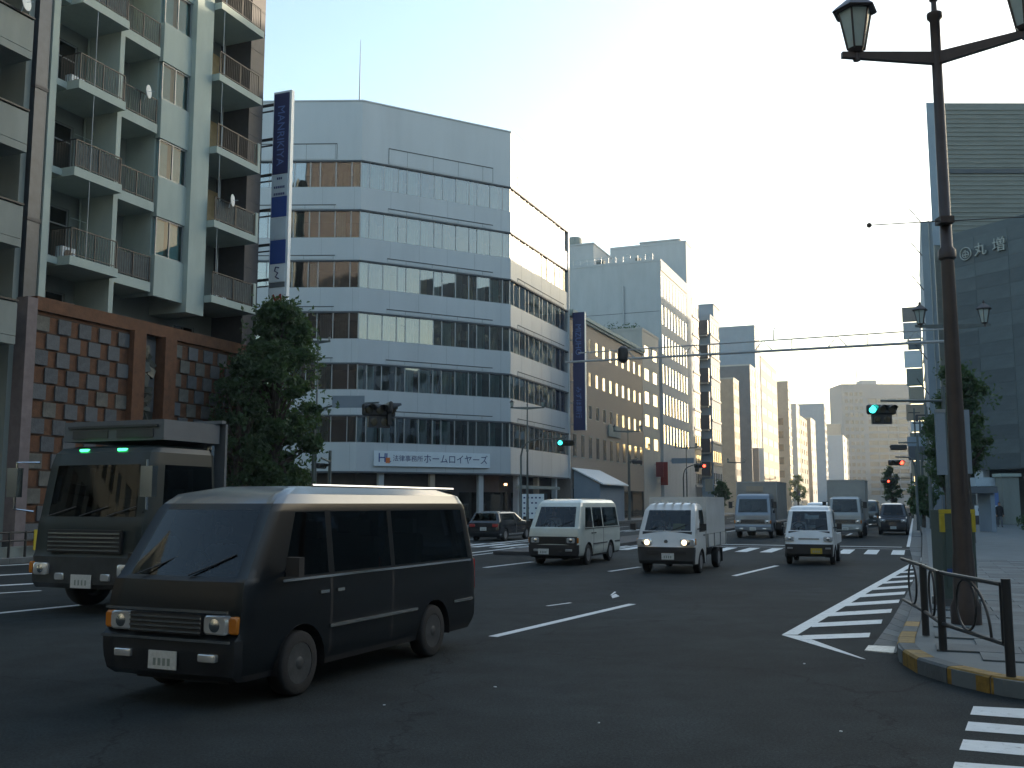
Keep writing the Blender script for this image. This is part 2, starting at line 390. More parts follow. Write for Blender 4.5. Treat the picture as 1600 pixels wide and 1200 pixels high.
# kerb stones, each about 0.6 m
def along(pts, L):
    out = [pts[0]]; acc = 0
    for i in range(len(pts) - 1):
        a, b_ = pts[i], pts[i + 1]; l = (b_ - a).length; k = L - acc
        while k < l: out.append(a.lerp(b_, k / l)); k += L
        acc = (l - (k - L))
    out.append(pts[-1]); return out
near = kerb_pts[1:-1]
ks = along([XY(60, .3)] + kerb_pts[2:-1], .6)
ki = inset_path(ks, .19)
for i in range(len(ks) - 1):
    a, b_ = ks[i], ks[i + 1]; c, e = ki[i], ki[i + 1]
    if (b_ - a).length < .05: continue
    a2, b2 = a.lerp(b_, .012), a.lerp(b_, .988); c2, e2 = c.lerp(e, .012), c.lerp(e, .988)
    b = MB(); out = (a - c).normalized() * .012
    b.add([tuple(a2 + out), tuple(b2 + out), tuple(e2), tuple(c2)] + [(p.x, p.y, z) for p, z in ((a2 + out, PH - .02), (b2 + out, PH - .02), (e2, PH + .004), (c2, PH + .004))] +
          [(p.x, p.y, PH + .004) for p in (a2 - out, b2 - out)],
          [(0, 1, 5, 4), (4, 5, 9, 8), (8, 9, 6, 7), (1, 2, 6, 9, 5), (3, 0, 4, 8, 7), (2, 3, 7, 6)])
    y = 11.2 < (a.y) < 14.9 or a.y < 10.9 and a.x < 5.6
    b.build('kerb_stone', M['yellow'] if (y and i % 9 != 3 and 9.6 < a.y < 15.2 and not 11.9 < a.y < 12.6) else M['kerb'], pave_r)
for (s0, s1) in ((60, 900),):
    b = MB(); b.add([tuple(XY(s0, .29)), tuple(XY(s1, .24)), tuple(XY(s1, .45)), tuple(XY(s0, .5))] + [tuple(XY(s0, .29, PH + .004)), tuple(XY(s1, .24, PH + .004)), tuple(XY(s1, .45, PH + .004)), tuple(XY(s0, .5, PH + .004))],
                 [(0, 1, 5, 4), (4, 5, 6, 7), (1, 2, 6, 5), (2, 3, 7, 6), (0, 4, 7, 3)]); b.build('kerb', M['kerb'], pave_r)
# gutter strip along the right kerb
gp = [XY(200, .22), XY(60, .24), XY(45, .14), G(1438, 905), G(1430, 945), G(1416, 985), G(1400, 1022)]
go = [XY(200, -.28), XY(60, -.26), XY(45, -.3), G(1432, 900), G(1412, 938), G(1390, 975), G(1358, 1018)]
for i in range(6):
    segs = 1 if i < 2 else 5
    for k in range(segs):
        a, b_ = gp[i].lerp(gp[i + 1], k / segs + .004), gp[i].lerp(gp[i + 1], (k + 1) / segs - .004); c, e = go[i].lerp(go[i + 1], k / segs + .004), go[i].lerp(go[i + 1], (k + 1) / segs - .004)
        q = MB(); q.add([(p.x, p.y, .012) for p in (a, b_, e, c)] + [(p.x, p.y, 0.0) for p in (a, b_, e, c)], [(0, 1, 2, 3), (0, 1, 5, 4), (1, 2, 6, 5), (2, 3, 7, 6), (3, 0, 4, 7)])
        q.build('gutter_slab', M['kerb'] if (k + i) % 3 else M['slab'], road)
q = MB(); a, b_, c, e = G(1351, 1018), G(1357, 1010), G(1399, 1012), G(1396, 1022)
q.add([(p.x, p.y, z) for z in (.016, 0) for p in (a, b_, c, e)], [(0, 1, 2, 3), (0, 1, 5, 4), (1, 2, 6, 5), (2, 3, 7, 6), (3, 0, 4, 7)]); q.build('drain_cover', mat('drain_steel', (.40, .41, .40), .5, .5, var=.4, scale=20, bump=.6), road)
# paving slabs close by
sm = [MB().box(-.445, .445, -.295, .295, -.012, .012).mesh('paving_slab', m) for m in (M['slab'], mat('paving_concrete_dark', (.08, .095, .10), .75, var=.2, scale=2, bump=.3), mat('paving_concrete_pale', (.12, .14, .145), .75, var=.2, scale=2, bump=.3))]
cnt = 0
for j in range(0, 42):
    for i in range(0, 14):
        s_, t_ = 8.2 + j * .6, .6 + (i + .5 * (j % 2)) * .9; c = XY(s_, t_)
        if cnt < 290 and c.x / max(c.y, 1) < .56 and all(inside((q2.x, q2.y), [(p.x, p.y) for p in inner_poly]) for q2 in (XY(s_ - .3, t_ - .45), XY(s_ - .3, t_ + .45), XY(s_ + .3, t_ - .45), XY(s_ + .3, t_ + .45))):
            o = put('paving_slab', random.choice(sm), pave_r, (c.x, c.y, PH - .003 + random.uniform(-.003, .003)), -ANG + random.uniform(-.004, .004)); cnt += 1
# far pavement
b = MB(); fp = [XY(8, TK), XY(44, TK), XY(47, TK - 1.5), XY(48.5, TK - 4), XY(48.5, -90), XY(8, -90)]
b.prism([(p.x, p.y) for p in fp], .002, .15); pl = struct(b.build('far_pavement', mat('pavement_bed_far', (.17, .175, .175), .8, var=.15, scale=1.2, bump=.2)))
fp2 = [XY(76, TK), XY(950, TK), XY(950, -90), XY(66, -90), XY(70, TK - 5), XY(72, TK - 1.5)]
b = MB(); b.prism([(p.x, p.y) for p in fp2], .002, .15); pl2 = struct(b.build('far_pavement', mat('pavement_bed_far', (.2, .2, .2))))
for (s0, s1, par) in ((8, 44, pl), (76, 300, pl2)):
    k = s0
    while k < min(s1, 140):
        q = MB(); q.box(.005, .99, -.02, .17, 0, .155); o = q.build('kerb_stone', M['kerb'], par, loc=XY(k, TK + .02), rz=RZ); k += 1.0
# central reserve strip
b = MB(); b.box(0, 260, 0, 2.4, .003, .13); mid = struct(b.build('median_strip', mat('median_asphalt', (.045, .045, .047), .8, var=.2, scale=2, bump=.4), loc=XY(33.5, -11.8), rz=RZ))

# ================================================================ BUILDINGS
def holed_wall(b, x0, x1, z0, z1, holes, y=0.0, rev=.15, k=0, flip=1):
    """wall in the x-z plane at y, facing -y, with openings and their reveals"""
    xs = sorted(set([x0, x1] + [v for h in holes for v in h[:2]])); zs = sorted(set([z0, z1] + [v for h in holes for v in h[2:4]]))
    xs = [v for v in xs if x0 <= v <= x1]; zs = [v for v in zs if z0 <= v <= z1]
    byrow = {}
    for zi in range(len(zs) - 1):
        zc = (zs[zi] + zs[zi + 1]) / 2; run = None
        rowh = [h for h in holes if h[2] < zc < h[3]]
        for xi in range(len(xs) - 1):
            xc = (xs[xi] + xs[xi + 1]) / 2
            if any(h[0] < xc < h[1] for h in rowh):
                if run is not None: b.add([(run, y, zs[zi]), (xs[xi], y, zs[zi]), (xs[xi], y, zs[zi + 1]), (run, y, zs[zi + 1])], [(0, 1, 2, 3)], k); run = None
            elif run is None: run = xs[xi]
        if run is not None: b.add([(run, y, zs[zi]), (xs[-1], y, zs[zi]), (xs[-1], y, zs[zi + 1]), (run, y, zs[zi + 1])], [(0, 1, 2, 3)], k)
    for (a, c, e, f) in [h[:4] for h in holes]:
        b.add([(a, y, e), (c, y, e), (c, y, f), (a, y, f), (a, y + rev, e), (c, y + rev, e), (c, y + rev, f), (a, y + rev, f)], [(0, 4, 5, 1), (1, 5, 6, 2), (2, 6, 7, 3), (3, 7, 4, 0)], k)
    return b
WM = {}
def win_mesh(w, h, style, gm):
    key = (round(w, 2), round(h, 2), style, gm.name)
    if key in WM: return WM[key]
    f = MB(); t = .05
    if style != 'plain':
        f.box(0, w, -.02, .04, 0, t); f.box(0, w, -.02, .04, h - t, h); f.box(0, t, -.02, .04, t, h - t); f.box(w - t, w, -.02, .04, t, h - t)
        if style in ('sash', 'grid'): f.box(w / 2 - t / 2, w / 2 + t / 2, -.02, .04, t, h - t)
        if style == 'grid': f.box(t, w / 2 - t / 2, -.015, .03, h * .66, h * .66 + t); f.box(w / 2 + t / 2, w - t, -.015, .03, h * .66, h * .66 + t)
    fm = f.mesh('window_frame', MATS['window_frame']) if f.v else None
    p = MB(); p.add([(0.002, .01, .002), (w - .002, .01, .002), (w - .002, .01, h - .002), (.002, .01, h - .002)], [(0, 1, 2, 3)])
    WM[key] = (fm, p.mesh('pane', gm)); return WM[key]
mat('window_frame', (.30, .32, .33), .5, .5, var=.05); mat('dark_frame', (.05, .055, .06), .5, .3, var=.05)
def window(parent, x, y, z, w, h, style='plain', gm=None, near=False):
    gm = gm or GLF; fm, pm = win_mesh(w, h, style, gm)
    if fm is None: return put('window', pm, parent, (x, y, z), random.uniform(-.004, .004), random.uniform(-.003, .003))
    o = put('window', fm, parent, (x, y, z)); q = put('pane', pm, o, (0, 0, 0), random.uniform(-.003, .003), random.uniform(-.003, .003)); return o

def block(name, label, s0, s1, h, depth, wm, rows, cols=None, side=-1, t=None, gm=None, end=None, style='plain', roof=True, z0w=None, pilaster=None, cat='building', group=None, bands=None, extra=None, em=None, wfrac=.6):
    """a building standing on the street line: rows = list of (z0, z1) window rows, cols = number of windows"""
    L = s1 - s0; t = (TL if side < 0 else 2.0) if t is None else t
    if side < 0: root = thing(name, label, cat, XY(s0, t), RZ, group)
    else: root = thing(name, label, cat, XY(s1, t), RZ + math.pi, group)
    holes = []
    if cols:
        pitch = L / cols
        for (a, c) in rows:
            for i in range(cols): holes.append((pitch * (i + (1 - wfrac) / 2), pitch * (i + (1 + wfrac) / 2), a, c))
    b = MB(); holed_wall(b, 0, L, 0, h, holes, rev=.05)
    xe = 0 if side < 0 else L
    eh = []
    if end:
        for (y0, y1, a, c) in end: eh.append((y0, y1, a, c))
    # end wall that faces the camera, built in its own plane then turned
    e = MB(); holed_wall(e, 0, depth, 0, h, [(depth - q[1], depth - q[0], q[2], q[3]) for q in eh] if side < 0 else eh)
    for v in e.v: pass
    if side < 0: ev = [(0 + v[1], depth - v[0], v[2]) for v in e.v]
    else: ev = [(L - v[1], v[0], v[2]) for v in e.v]
    b.add(ev, e.f, 1 if em else 0)
    # back, other end, roof
    xo = L if side < 0 else 0
    b.add([(xo, 0, 0), (xo, depth, 0), (xo, depth, h), (xo, 0, h)], [(0, 1, 2, 3)])
    b.add([(0, depth, 0), (L, depth, 0), (L, depth, h), (0, depth, h)], [(0, 1, 2, 3)])
    b.add([(0, 0, h - .02), (L, 0, h - .02), (L, depth, h - .02), (0, depth, h - .02)], [(0, 1, 2, 3)])
    b.build('wall', [wm, em] if em else wm, root)
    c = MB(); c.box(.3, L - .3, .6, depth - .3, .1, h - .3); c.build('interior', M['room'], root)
    for (x0, x1, a, c2) in holes: window(root, x0, .03, a, x1 - x0, c2 - a, style, gm)
    for (y0, y1, a, c2) in eh:
        fm, pm = win_mesh(y1 - y0, c2 - a, 'plain', gm or GLF)
        if side < 0: put('window', pm, root, (.14, y1, a), -math.pi / 2)
        else: put('window', pm, root, (L - .14, y0, a), math.pi / 2)
    if roof:
        p = MB(); w_ = .18
        p.box(-.04, L + .04, -.05, w_, h, h + .3); p.box(-.04, w_, w_, depth, h, h + .3); p.box(L - w_, L + .04, w_, depth, h, h + .3); p.build('parapet', wm, root)
    if bands:
        for (z0, z1, y0, m) in bands:
            p = MB(); p.box(0, L, y0, -.003, z0, z1); p.build('sill_band', m, root)
    return root

def sx(px, py=None): return onT(px, 700 if py is None else py)[0]
def sz(px, py): return onT(px, py)[1]

# ---------- apartment block (left)
s_a = sx(60, 300); AP = thing('apartment_block', 'pale apartment block with stacked balconies behind the checkered brick wall', 'building', XY(s_a, TL), RZ)
def ax(px, py=280): return onT(px, py)[0] - s_a
FH = 3.43; Z0 = sz(152, 408) - .3
floors = [Z0 + FH * k for k in range(7)]        # tops of balcony slabs
x_div, x_b2, x_b3, x_pl, x_pr, x_end, x_col = ax(170), ax(235), ax(238), ax(283), ax(310), ax(378), ax(402)
DP = 1.5; top = floors[-1] + 2
b = MB(); zb = 9.2
holes = []
for z in [Z0 - FH] + floors[:-1]:
    holes += [(1.1, 2.9, z + .45, z + 2.5), (x_div + .5, x_b2 - .3, z + .25, z + 2.3), (x_pr + .5, x_pr + 1.9, z + .25, z + 2.4)]
holed_wall(b, 0, x_end, 0, top, holes, y=DP, rev=.12)
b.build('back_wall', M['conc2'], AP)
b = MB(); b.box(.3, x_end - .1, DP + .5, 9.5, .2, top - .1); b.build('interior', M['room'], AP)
b = MB(); b.box(-.1, x_end, 9.6, 9.8, 0, top); b.build('rear_wall', M['conc2'], AP)
mat('sash_dark', (.12, .13, .13), .5, .3, var=.05)
for (x0, x1, a, c) in holes: window(AP, x0, DP + .08, a, x1 - x0, c - a, 'grid' if x1 - x0 > 1.5 else 'sash', GLD)
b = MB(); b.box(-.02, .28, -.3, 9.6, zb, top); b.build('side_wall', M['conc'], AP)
b = MB(); b.box(x_div, x_div + .24, -.28, DP - .01, Z0 - 2.2, top); b.build('dividing_wall', M['conc'], AP)
for i, z in enumerate(floors):
    if i < 6 or True:
        b = MB(); b.box(.95, x_div - .003, -.7, DP - .01, z - .34, z, 0); b.box(.285, .945, -.1, DP - .01, z - .3, z - .04); b.build('balcony_slab', M['conc'], AP)
        b = MB(); b.box(x_div + .245, x_b2, -.25, DP - .01, z - .42, z - .02); b.build('balcony_slab', M['conc'], AP)
        b = MB()
        b.box(x_pr + .02, x_end + .1, -.95, DP - .01, z - .32, z)
        if i in (0, 1, 2): b.box(x_end - .08, x_end + .1, -.95, -.75, z, z + 1.15)
        b.build('balcony_slab', M['conc'], AP)
    # railings
    def railing(x0, x1, y, zz, h=1.1, bars=True, ret=None, solid=False, step=.13):
        q = MB(); q.box(x0, x1, y - .02, y + .02, zz + h - .04, zz + h); q.box(x0, x1, y - .012, y + .012, zz + .08, zz + .11)
        x = x0
        while x <= x1: q.box(x, x + .016, y - .008, y + .008, zz + .02, zz + h - .04); x += step
        for xx in (x0, (x0 + x1) / 2, x1 - .04): q.box(xx, xx + .04, y - .02, y + .02, zz, zz + h)
        if ret:
            q.box(x0 - .02, x0 + .02, y, ret, zz + h - .04, zz + h)
            yy = y
            while yy < ret: q.box(x0 - .008, x0 + .008, yy, yy + .016, zz, zz + h); yy += step
        q.build('railing', M['rail'], AP)
        if solid:
            q = MB(); q.box(x0 + .05, x1 - .05, y + .03, y + .05, zz + .1, zz + h - .08); q.build('privacy_sheet', M['curtain'], AP)
    railing(1.0, x_div - .05, -.65, z, ret=.3, solid=i in (1, 3)); railing(x_div + .3, x_b2 - .03, -.2, z - .02, solid=i in (0, 4)); railing(x_pr + .08, x_end - .1, -.9, z, solid=i in (0, 1))
    # panel bay with window
    zz = z - .55
    b = MB(); b.box(x_b3, x_pl, -.32, -.05, zz, zz + 1.75); b.box(x_b3, x_pl, -.05, .0, zz + 1.75, zz + FH - .002); b.box(x_b3, x_b3 + .12, 0, DP - .01, zz, zz + FH - .002); b.build('wall_panel', M['conc'], AP)
    ww = (x_pl - x_b3 - .1)
    window(AP, x_b3 + .05, -.24, zz + 1.76, ww, FH - 1.78, 'sash', GLB)
    q = MB(); q.add([(x_b3 + .1, -.12, zz + 1.8), (x_b3 + ww * .42, -.12, zz + 1.8), (x_b3 + ww * .42, -.12, zz + FH - .1), (x_b3 + .1, -.12, zz + FH - .1)], [(0, 1, 2, 3)])
    q.add([(x_b3 + ww * .55, -.12, zz + 1.8), (x_b3 + ww * .97, -.12, zz + 1.8), (x_b3 + ww * .97, -.12, zz + FH - .1), (x_b3 + ww * .55, -.12, zz + FH - .1)], [(0, 1, 2, 3)]); q.build('net_curtain', M['blind'], AP)
    # air conditioner and drying poles
    q = MB(); q.box(x_pr + 2.0, x_pr + 2.75, .4, .7, z, z + .6); q.lathe([(.22, -.02), (.22, 0)], 14, (x_pr + 2.3, .4, z + .3), 'y', 1); q.build('air_conditioner', [M['signpale'], M['black']], AP)
    if i % 2 == 0:
        q = MB(); q.box(1.5, 2.2, .3, .6, z, z + .6); q.lathe([(.2, -.02), (.2, 0)], 14, (1.8, .3, z + .3), 'y', 1); q.build('air_conditioner', [M['signpale'], M['black']], AP)
    q = MB(); q.tube([(2.4, .9, z + 2.0), (3.3, .9, z + 2.0)], .015, 6); q.tube([(3.32, 1.35, z), (3.32, 1.35, z + FH - .36)], .045, 8); q.build('drain_pipe', M['conc'], AP)
    q = MB(); q.tube([(x_end - .5, .9, z), (x_end - .5, .9, z + FH - .34)], .05, 8); q.tube([(x_pr + .3, -.9, z + 1.1), (x_pr + .3, -.9, z + FH - .33)], .014, 6)
    q.tube([(1.75, -.66, z), (1.75, -.66, z + FH - .34)], .014, 6); q.build('drying_pole', M['steel'], AP)
# satellite dishes on the railings
def dish(par, x, y, z, r=.28, name='satellite_dish'):
    q = MB(); q.lathe([(r, -.06), (r * .7, -.015), (.03, 0), (.03, .02), (r * .7, .005), (r, -.04)], 16, (0, 0, 0), 'y'); q.tube([(0, -.05, 0), (0, -.3, .0)], .012, 5); q.tube([(0, .02, 0), (0, .12, -.35)], .018, 5)
    return q.build(name, M['signpale'], par, smooth=True, loc=(x, y, z), rz=.35)
dish(AP, x_div + 1.5, -.4, floors[2] + 1.1); dish(AP, x_pr + 1.0, -1.1, floors[1] + 1.15)
# pillar, dark end column
b = MB(); b.box(x_pl + .003, x_pr, -.55, DP - .02, Z0 - .95, floors[4] + 1.45); b.box(x_pl + .02, x_pr - .3, -.1, DP - .02, floors[4] + 1.45, top); b.build('pillar', M['conc'], AP)
b = MB(); b.box(x_end + .12, x_col, -.2, 9, 0, top + 4)
for k in range(24): b.box(x_end + .11, x_col + .01, -.215, -.2, 1 + k * 1.1, 1.02 + k * 1.1, 1)
b.build('dark_end_column', [M['darkwall'], M['joint']], AP)
for z in floors[1:4]:
    q = MB(); q.box(x_end + .3, x_end + .7, 1.4, 1.5, z, z + .1); 
    q = MB(); q.box(x_end - .75, x_end - .02, DP - .1, DP - .02, z + .1, z + 2.4); q.build('sun_tint_panel', M['orange_tone'], AP)  # warm colour stands in for a sunlit building behind the gap

# checkered brick wall in front of the lowest floors
s_w = sx(33, 600); BW = thing('brick_screen_wall', 'orange brick screen wall studded with grey square blocks', 'wall', XY(s_w, TL + .45), RZ)
def bx(px, py=560): return onT(px, py)[0] - s_w
zt = 9.25; xn0, xn1, xn2, xn3 = bx(186), bx(205), bx(236), bx(254); xe = bx(398)
b = MB(); b.box(0, xn0, 0, .35, 0, zt - .5); b.box(xn3, xe, 0, .35, 0, zt - .5); b.build('brick_wall', M['orange'], BW)
b = MB(); b.box(-.02, xe + .02, -.12, .4, zt - .5, zt); b.build('coping', M['orange'], BW)
b = MB(); b.box(-.45, -.01, -.15, .4, 0, zt - .1); b.build('end_pilaster', mat('pink_stone', (.16, .13, .13), .8, var=.2), BW)
for (a, c) in ((xn0, xn1), (xn2, xn3)):
    b = MB(); b.box(a, c, -.3, .35, 0, zt - .502); b.build('pilaster', M['orange'], BW)
b = MB(); b.box(xn1, xn2, .25, .4, 0, zt - .503); b.build('niche_back', M['bronze'], BW)
b = MB(); xc = (xn1 + xn2) / 2; rnd = random.Random(3)
b.add([(xn1 + .03, .2, 5.6), (xn2 - .03, .2, 5.6), (xn2 - .03, .2, 8.6), (xn1 + .03, .2, 8.6)], [(0, 1, 2, 3)], 1)
for k in range(26):
    z = 3.4 + k * .19; b.obox((xc + rnd.uniform(-.25, .25), .08 + rnd.uniform(-.03, .03), z), (rnd.uniform(.12, .5), .14, rnd.uniform(.15, .5)), rnd.uniform(-.5, .5), 0, rnd.uniform(-.4, .4), rnd.uniform(-.8, .8))
b.build('relief_panel', [M['bronze'], M['block']], BW)
# thin recessed mortar lines: brick courses
rp, cpch = .62, 1.0
blk = [MB().box(-.29, .29, -.06, 0, -.27, .27).mesh('block', M['block']) for _ in range(1)]
blk.append(MB().box(-.29, .29, -.06, 0, -.27, .27).mesh('block', mat('grey_block_dark', (.08, .085, .09), .9, var=.3, scale=4, bump=.7, bscale=14)))
blk.append(MB().box(-.28, .29, -.05, 0, -.27, .265).mesh('block', mat('grey_block_stained', (.11, .105, .09), .9, var=.4, scale=2, bump=.7, bscale=14)))
for r in range(14):
    z = zt - .95 - r * rp
    if z < .3: break
    for side, x0, x1 in ((0, .02, xn0), (1, xn3, xe)):
        x = x0 + (.32 if r % 2 == 0 else -.18)
        while x < x1 + .0:
            if x > x0 + .1 and x + .31 < x1 + .06:
                put('block', random.choice(blk), BW, (x, -.002 - random.uniform(0, .02), z), random.uniform(-.01, .01), None, random.uniform(-.008, .008))
            x += cpch
b = MB()
for r in range(15):
    z = zt - .95 - r * rp + rp / 2
    if z > .1:
        b.box(0, xn0 - .01, -.012, -.001, z - .02, z + .02); b.box(xn3 + .01, xe, -.012, -.001, z - .02, z + .02)
b.build('mortar_joints', mat('dark_mortar', (.05, .03, .02), .9, var=.2), BW)  # dark mortar strips between the block rows

# neighbour at the very left edge and the dark steel column in the gap
sN = sx(38, 300); NB = thing('neighbour_block', 'grey apartment block with solid balcony parapets at the left edge', 'building', XY(sN - 13, TL), RZ)
hs = []
for z in floors[:-1]: hs.append((9.0, 11.5, z + .6, z + 2.3))
b = MB(); holed_wall(b, 0, 12.9, 0, top, hs, y=1.2); b.box(12.7, 12.95, -.05, 9, 0, top); b.add([(0, 9, 0), (13, 9, 0), (13, 9, top), (0, 9, top)], [(0, 1, 2, 3)]); b.build('wall', M['conc2'], NB)
for h in hs: window(NB, h[0], 1.3, h[2], h[1] - h[0], h[3] - h[2], 'sash', GLD)
for i, z in enumerate([Z0 - FH] + floors[:-1]):
    b = MB(); b.box(3, 12.2, -.9, 1.15, z - .3, z - .02); b.box(3, 12.2, -.9, -.75, z, z + 1.15); b.box(12.05, 12.2, -.74, 1.1, z, z + 1.15); b.build('balcony_parapet', M['conc2'], NB)
    b = MB(); b.box(3, 12.2, -.95, -.7, z + 1.2, z + 1.26); b.build('handrail', M['rail'], NB)
dish(NB, 11.6, -1.1, floors[2] + 1.55, .3)
CLM = thing('steel_column', 'dark steel column in the gap between the two apartment blocks', 'pole', XY(sx(50, 300) - .35, TL - .1), RZ)
b = MB(); b.box(0, .55, -.35, .2, 0, top); b.build('shaft', mat('dark_blue_steel', (.045, .055, .07), .4, .4, var=.2), CLM)
b = MB(); b.box(-.1, .65, -.45, .3, 0, .5)
for k in range(5): b.box(-.03, .58, -.38, .23, 2 + 5 * k, 2.12 + 5 * k)
b.build('flange', M['darkwall'], CLM)

# ---------- tall blade sign on the end of the apartment block
sS = sx(412, 300) + .3
SG = thing('blade_sign', 'tall vertical blade sign with blue panels reading MANRIKIYA', 'sign', XY(sS, TL + .25), RZ)
pA = onT(420, 145, TL + .6); zT = pA[1]; w_s = .95
YS = XY(sS, TL + .7).y
def sgz(py): return atY(432, py, YS).z
zs_ = [sgz(v) for v in (146, 273, 307, 340, 375, 413, 441, 450, 492, 545)]
cols_ = ['navy', 'signpale', 'blue', 'signpale', 'blue', 'signwhite', 'slate', 'signwhite', 'signpale']
b = MB(); b.box(-.02, .22, -w_s - .12, -.0, zs_[-1] - .1, zs_[0] + .1); b.build('sign_case', M['signwhite'], SG)
for k in range(9):
    q = MB(); q.box(-.05, -.021, -w_s, -.05, zs_[k + 1] + .02, zs_[k] - .02); q.build('sign_face', M[cols_[k]], SG)
put_text('MANRIKIYA', .60, M['palesky'], SG, (-.056, -w_s / 2, (zs_[0] + zs_[1]) / 2 - .1), (math.pi / 2, math.pi / 2, -math.pi / 2), .004, sx=1.0)
for (dz, n_) in ((.35, 3), (-.1, 6), (-.45, 6)):
    q = MB()
    for i in range(n_): q.box(-.056, -.05, -w_s / 2 - n_ * .055 + i * .11, -w_s / 2 - n_ * .055 + i * .11 + .08, (zs_[1] + zs_[2]) / 2 + dz - .06, (zs_[1] + zs_[2]) / 2 + dz + .06)
    q.build('lettering', M['ink'], SG)
q = MB(); zc = (zs_[5] + zs_[6]) / 2
q.tube([(-.06, -.62, zc + .25), (-.06, -.42, zc + .3), (-.06, -.36, zc + .1), (-.06, -.55, zc), (-.06, -.42, zc - .2), (-.06, -.62, zc - .3)], .035, 5); q.build('emblem', M['ink'], SG)
zc = (zs_[7] + zs_[8]) / 2 + .15
q = MB(); q.add([(-.057, y, zc + z) for (y, z) in ((-.15, -.2), (-.28, .2), (-.36, .2), (-.48, -.02), (-.7, .2), (-.78, .2), (-.85, -.2), (-.74, -.2), (-.7, .0), (-.52, -.2), (-.42, -.2), (-.33, .02), (-.26, -.2))], [tuple(range(13))]); q.build('emblem', M['red'], SG)
b = MB()
for py in (160, 214, 270, 325, 380, 435, 490): b = MB(); z = sgz(py); b.box(.05, .15, -.003, 1.2, z - .06, z + .06); b.build('bracket', M['rail'], SG); b = MB(); b.box(.05, .15, -.003, 1.2, z - .35, z - .3); b.build('bracket', M['rail'], SG)

# ---------- white office with chamfered corner
zr = sz(798, 207); PB = XY(sx(798, 300), TL); PA_ = G(567, 158, zr); PL_ = G(360, 160, zr); PC = XY(sx(888, 600), TL)
OF = thing('white_office', 'white panelled office with ribbon windows and a chamfered corner', 'building', (0, 0, 0))
foot = [Vector((p.x, p.y, 0)) for p in (PL_, PA_, PB, PC)]; back = [XY(ST(PC)[0], TL - 22), Vector((PL_.x + 1, PL_.y + 16, 0))]
def ring(off):
    pts = [foot[0], foot[1], foot[2], foot[3]]; ed = [(pts[i + 1] - pts[i]).normalized() for i in range(3)]; nr = [Vector((e.y, -e.x, 0)) for e in ed]   # outward (towards the camera)
    out = [pts[0] + nr[0] * off]
    for i in (1, 2):
        nn = (nr[i - 1] + nr[i]); out.append(pts[i] + nn * (off / (1 + nr[i - 1].dot(nr[i]))))
    out.append(pts[3] + nr[2] * off); return out + back
def offz(py): return sz(798, py)
wins = [(293, 331), (364, 404), (437, 476), (511, 550), (585, 623), (660, 699)]
edges = [207] + [v for w in wins for v in w] + [741]
for k in range(0, len(edges), 2):
    z1, z0 = offz(edges[k]), offz(edges[k + 1]); b = MB(); b.prism([(p.x, p.y) for p in ring(0)], z0, z1); b.build('spandrel_band', M['panel'], OF)
    b = MB(); b.prism([(p.x, p.y) for p in ring(.04)], z0 - .07, z0 + .05); b.build('drip_edge', M['joint'], OF)
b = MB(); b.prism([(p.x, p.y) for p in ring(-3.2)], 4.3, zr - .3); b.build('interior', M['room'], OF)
b = MB(); b.prism([(p.x, p.y) for p in ring(.05)], zr, zr + .1); b.build('coping', M['panel'], OF)
edgl = [(foot[0], foot[1], 10, (1.5, 0)), (foot[1], foot[2], 13, (2.2, 1.7)), (foot[2], foot[3], 13, (1.5, 1.2))]
mull = M['steel']
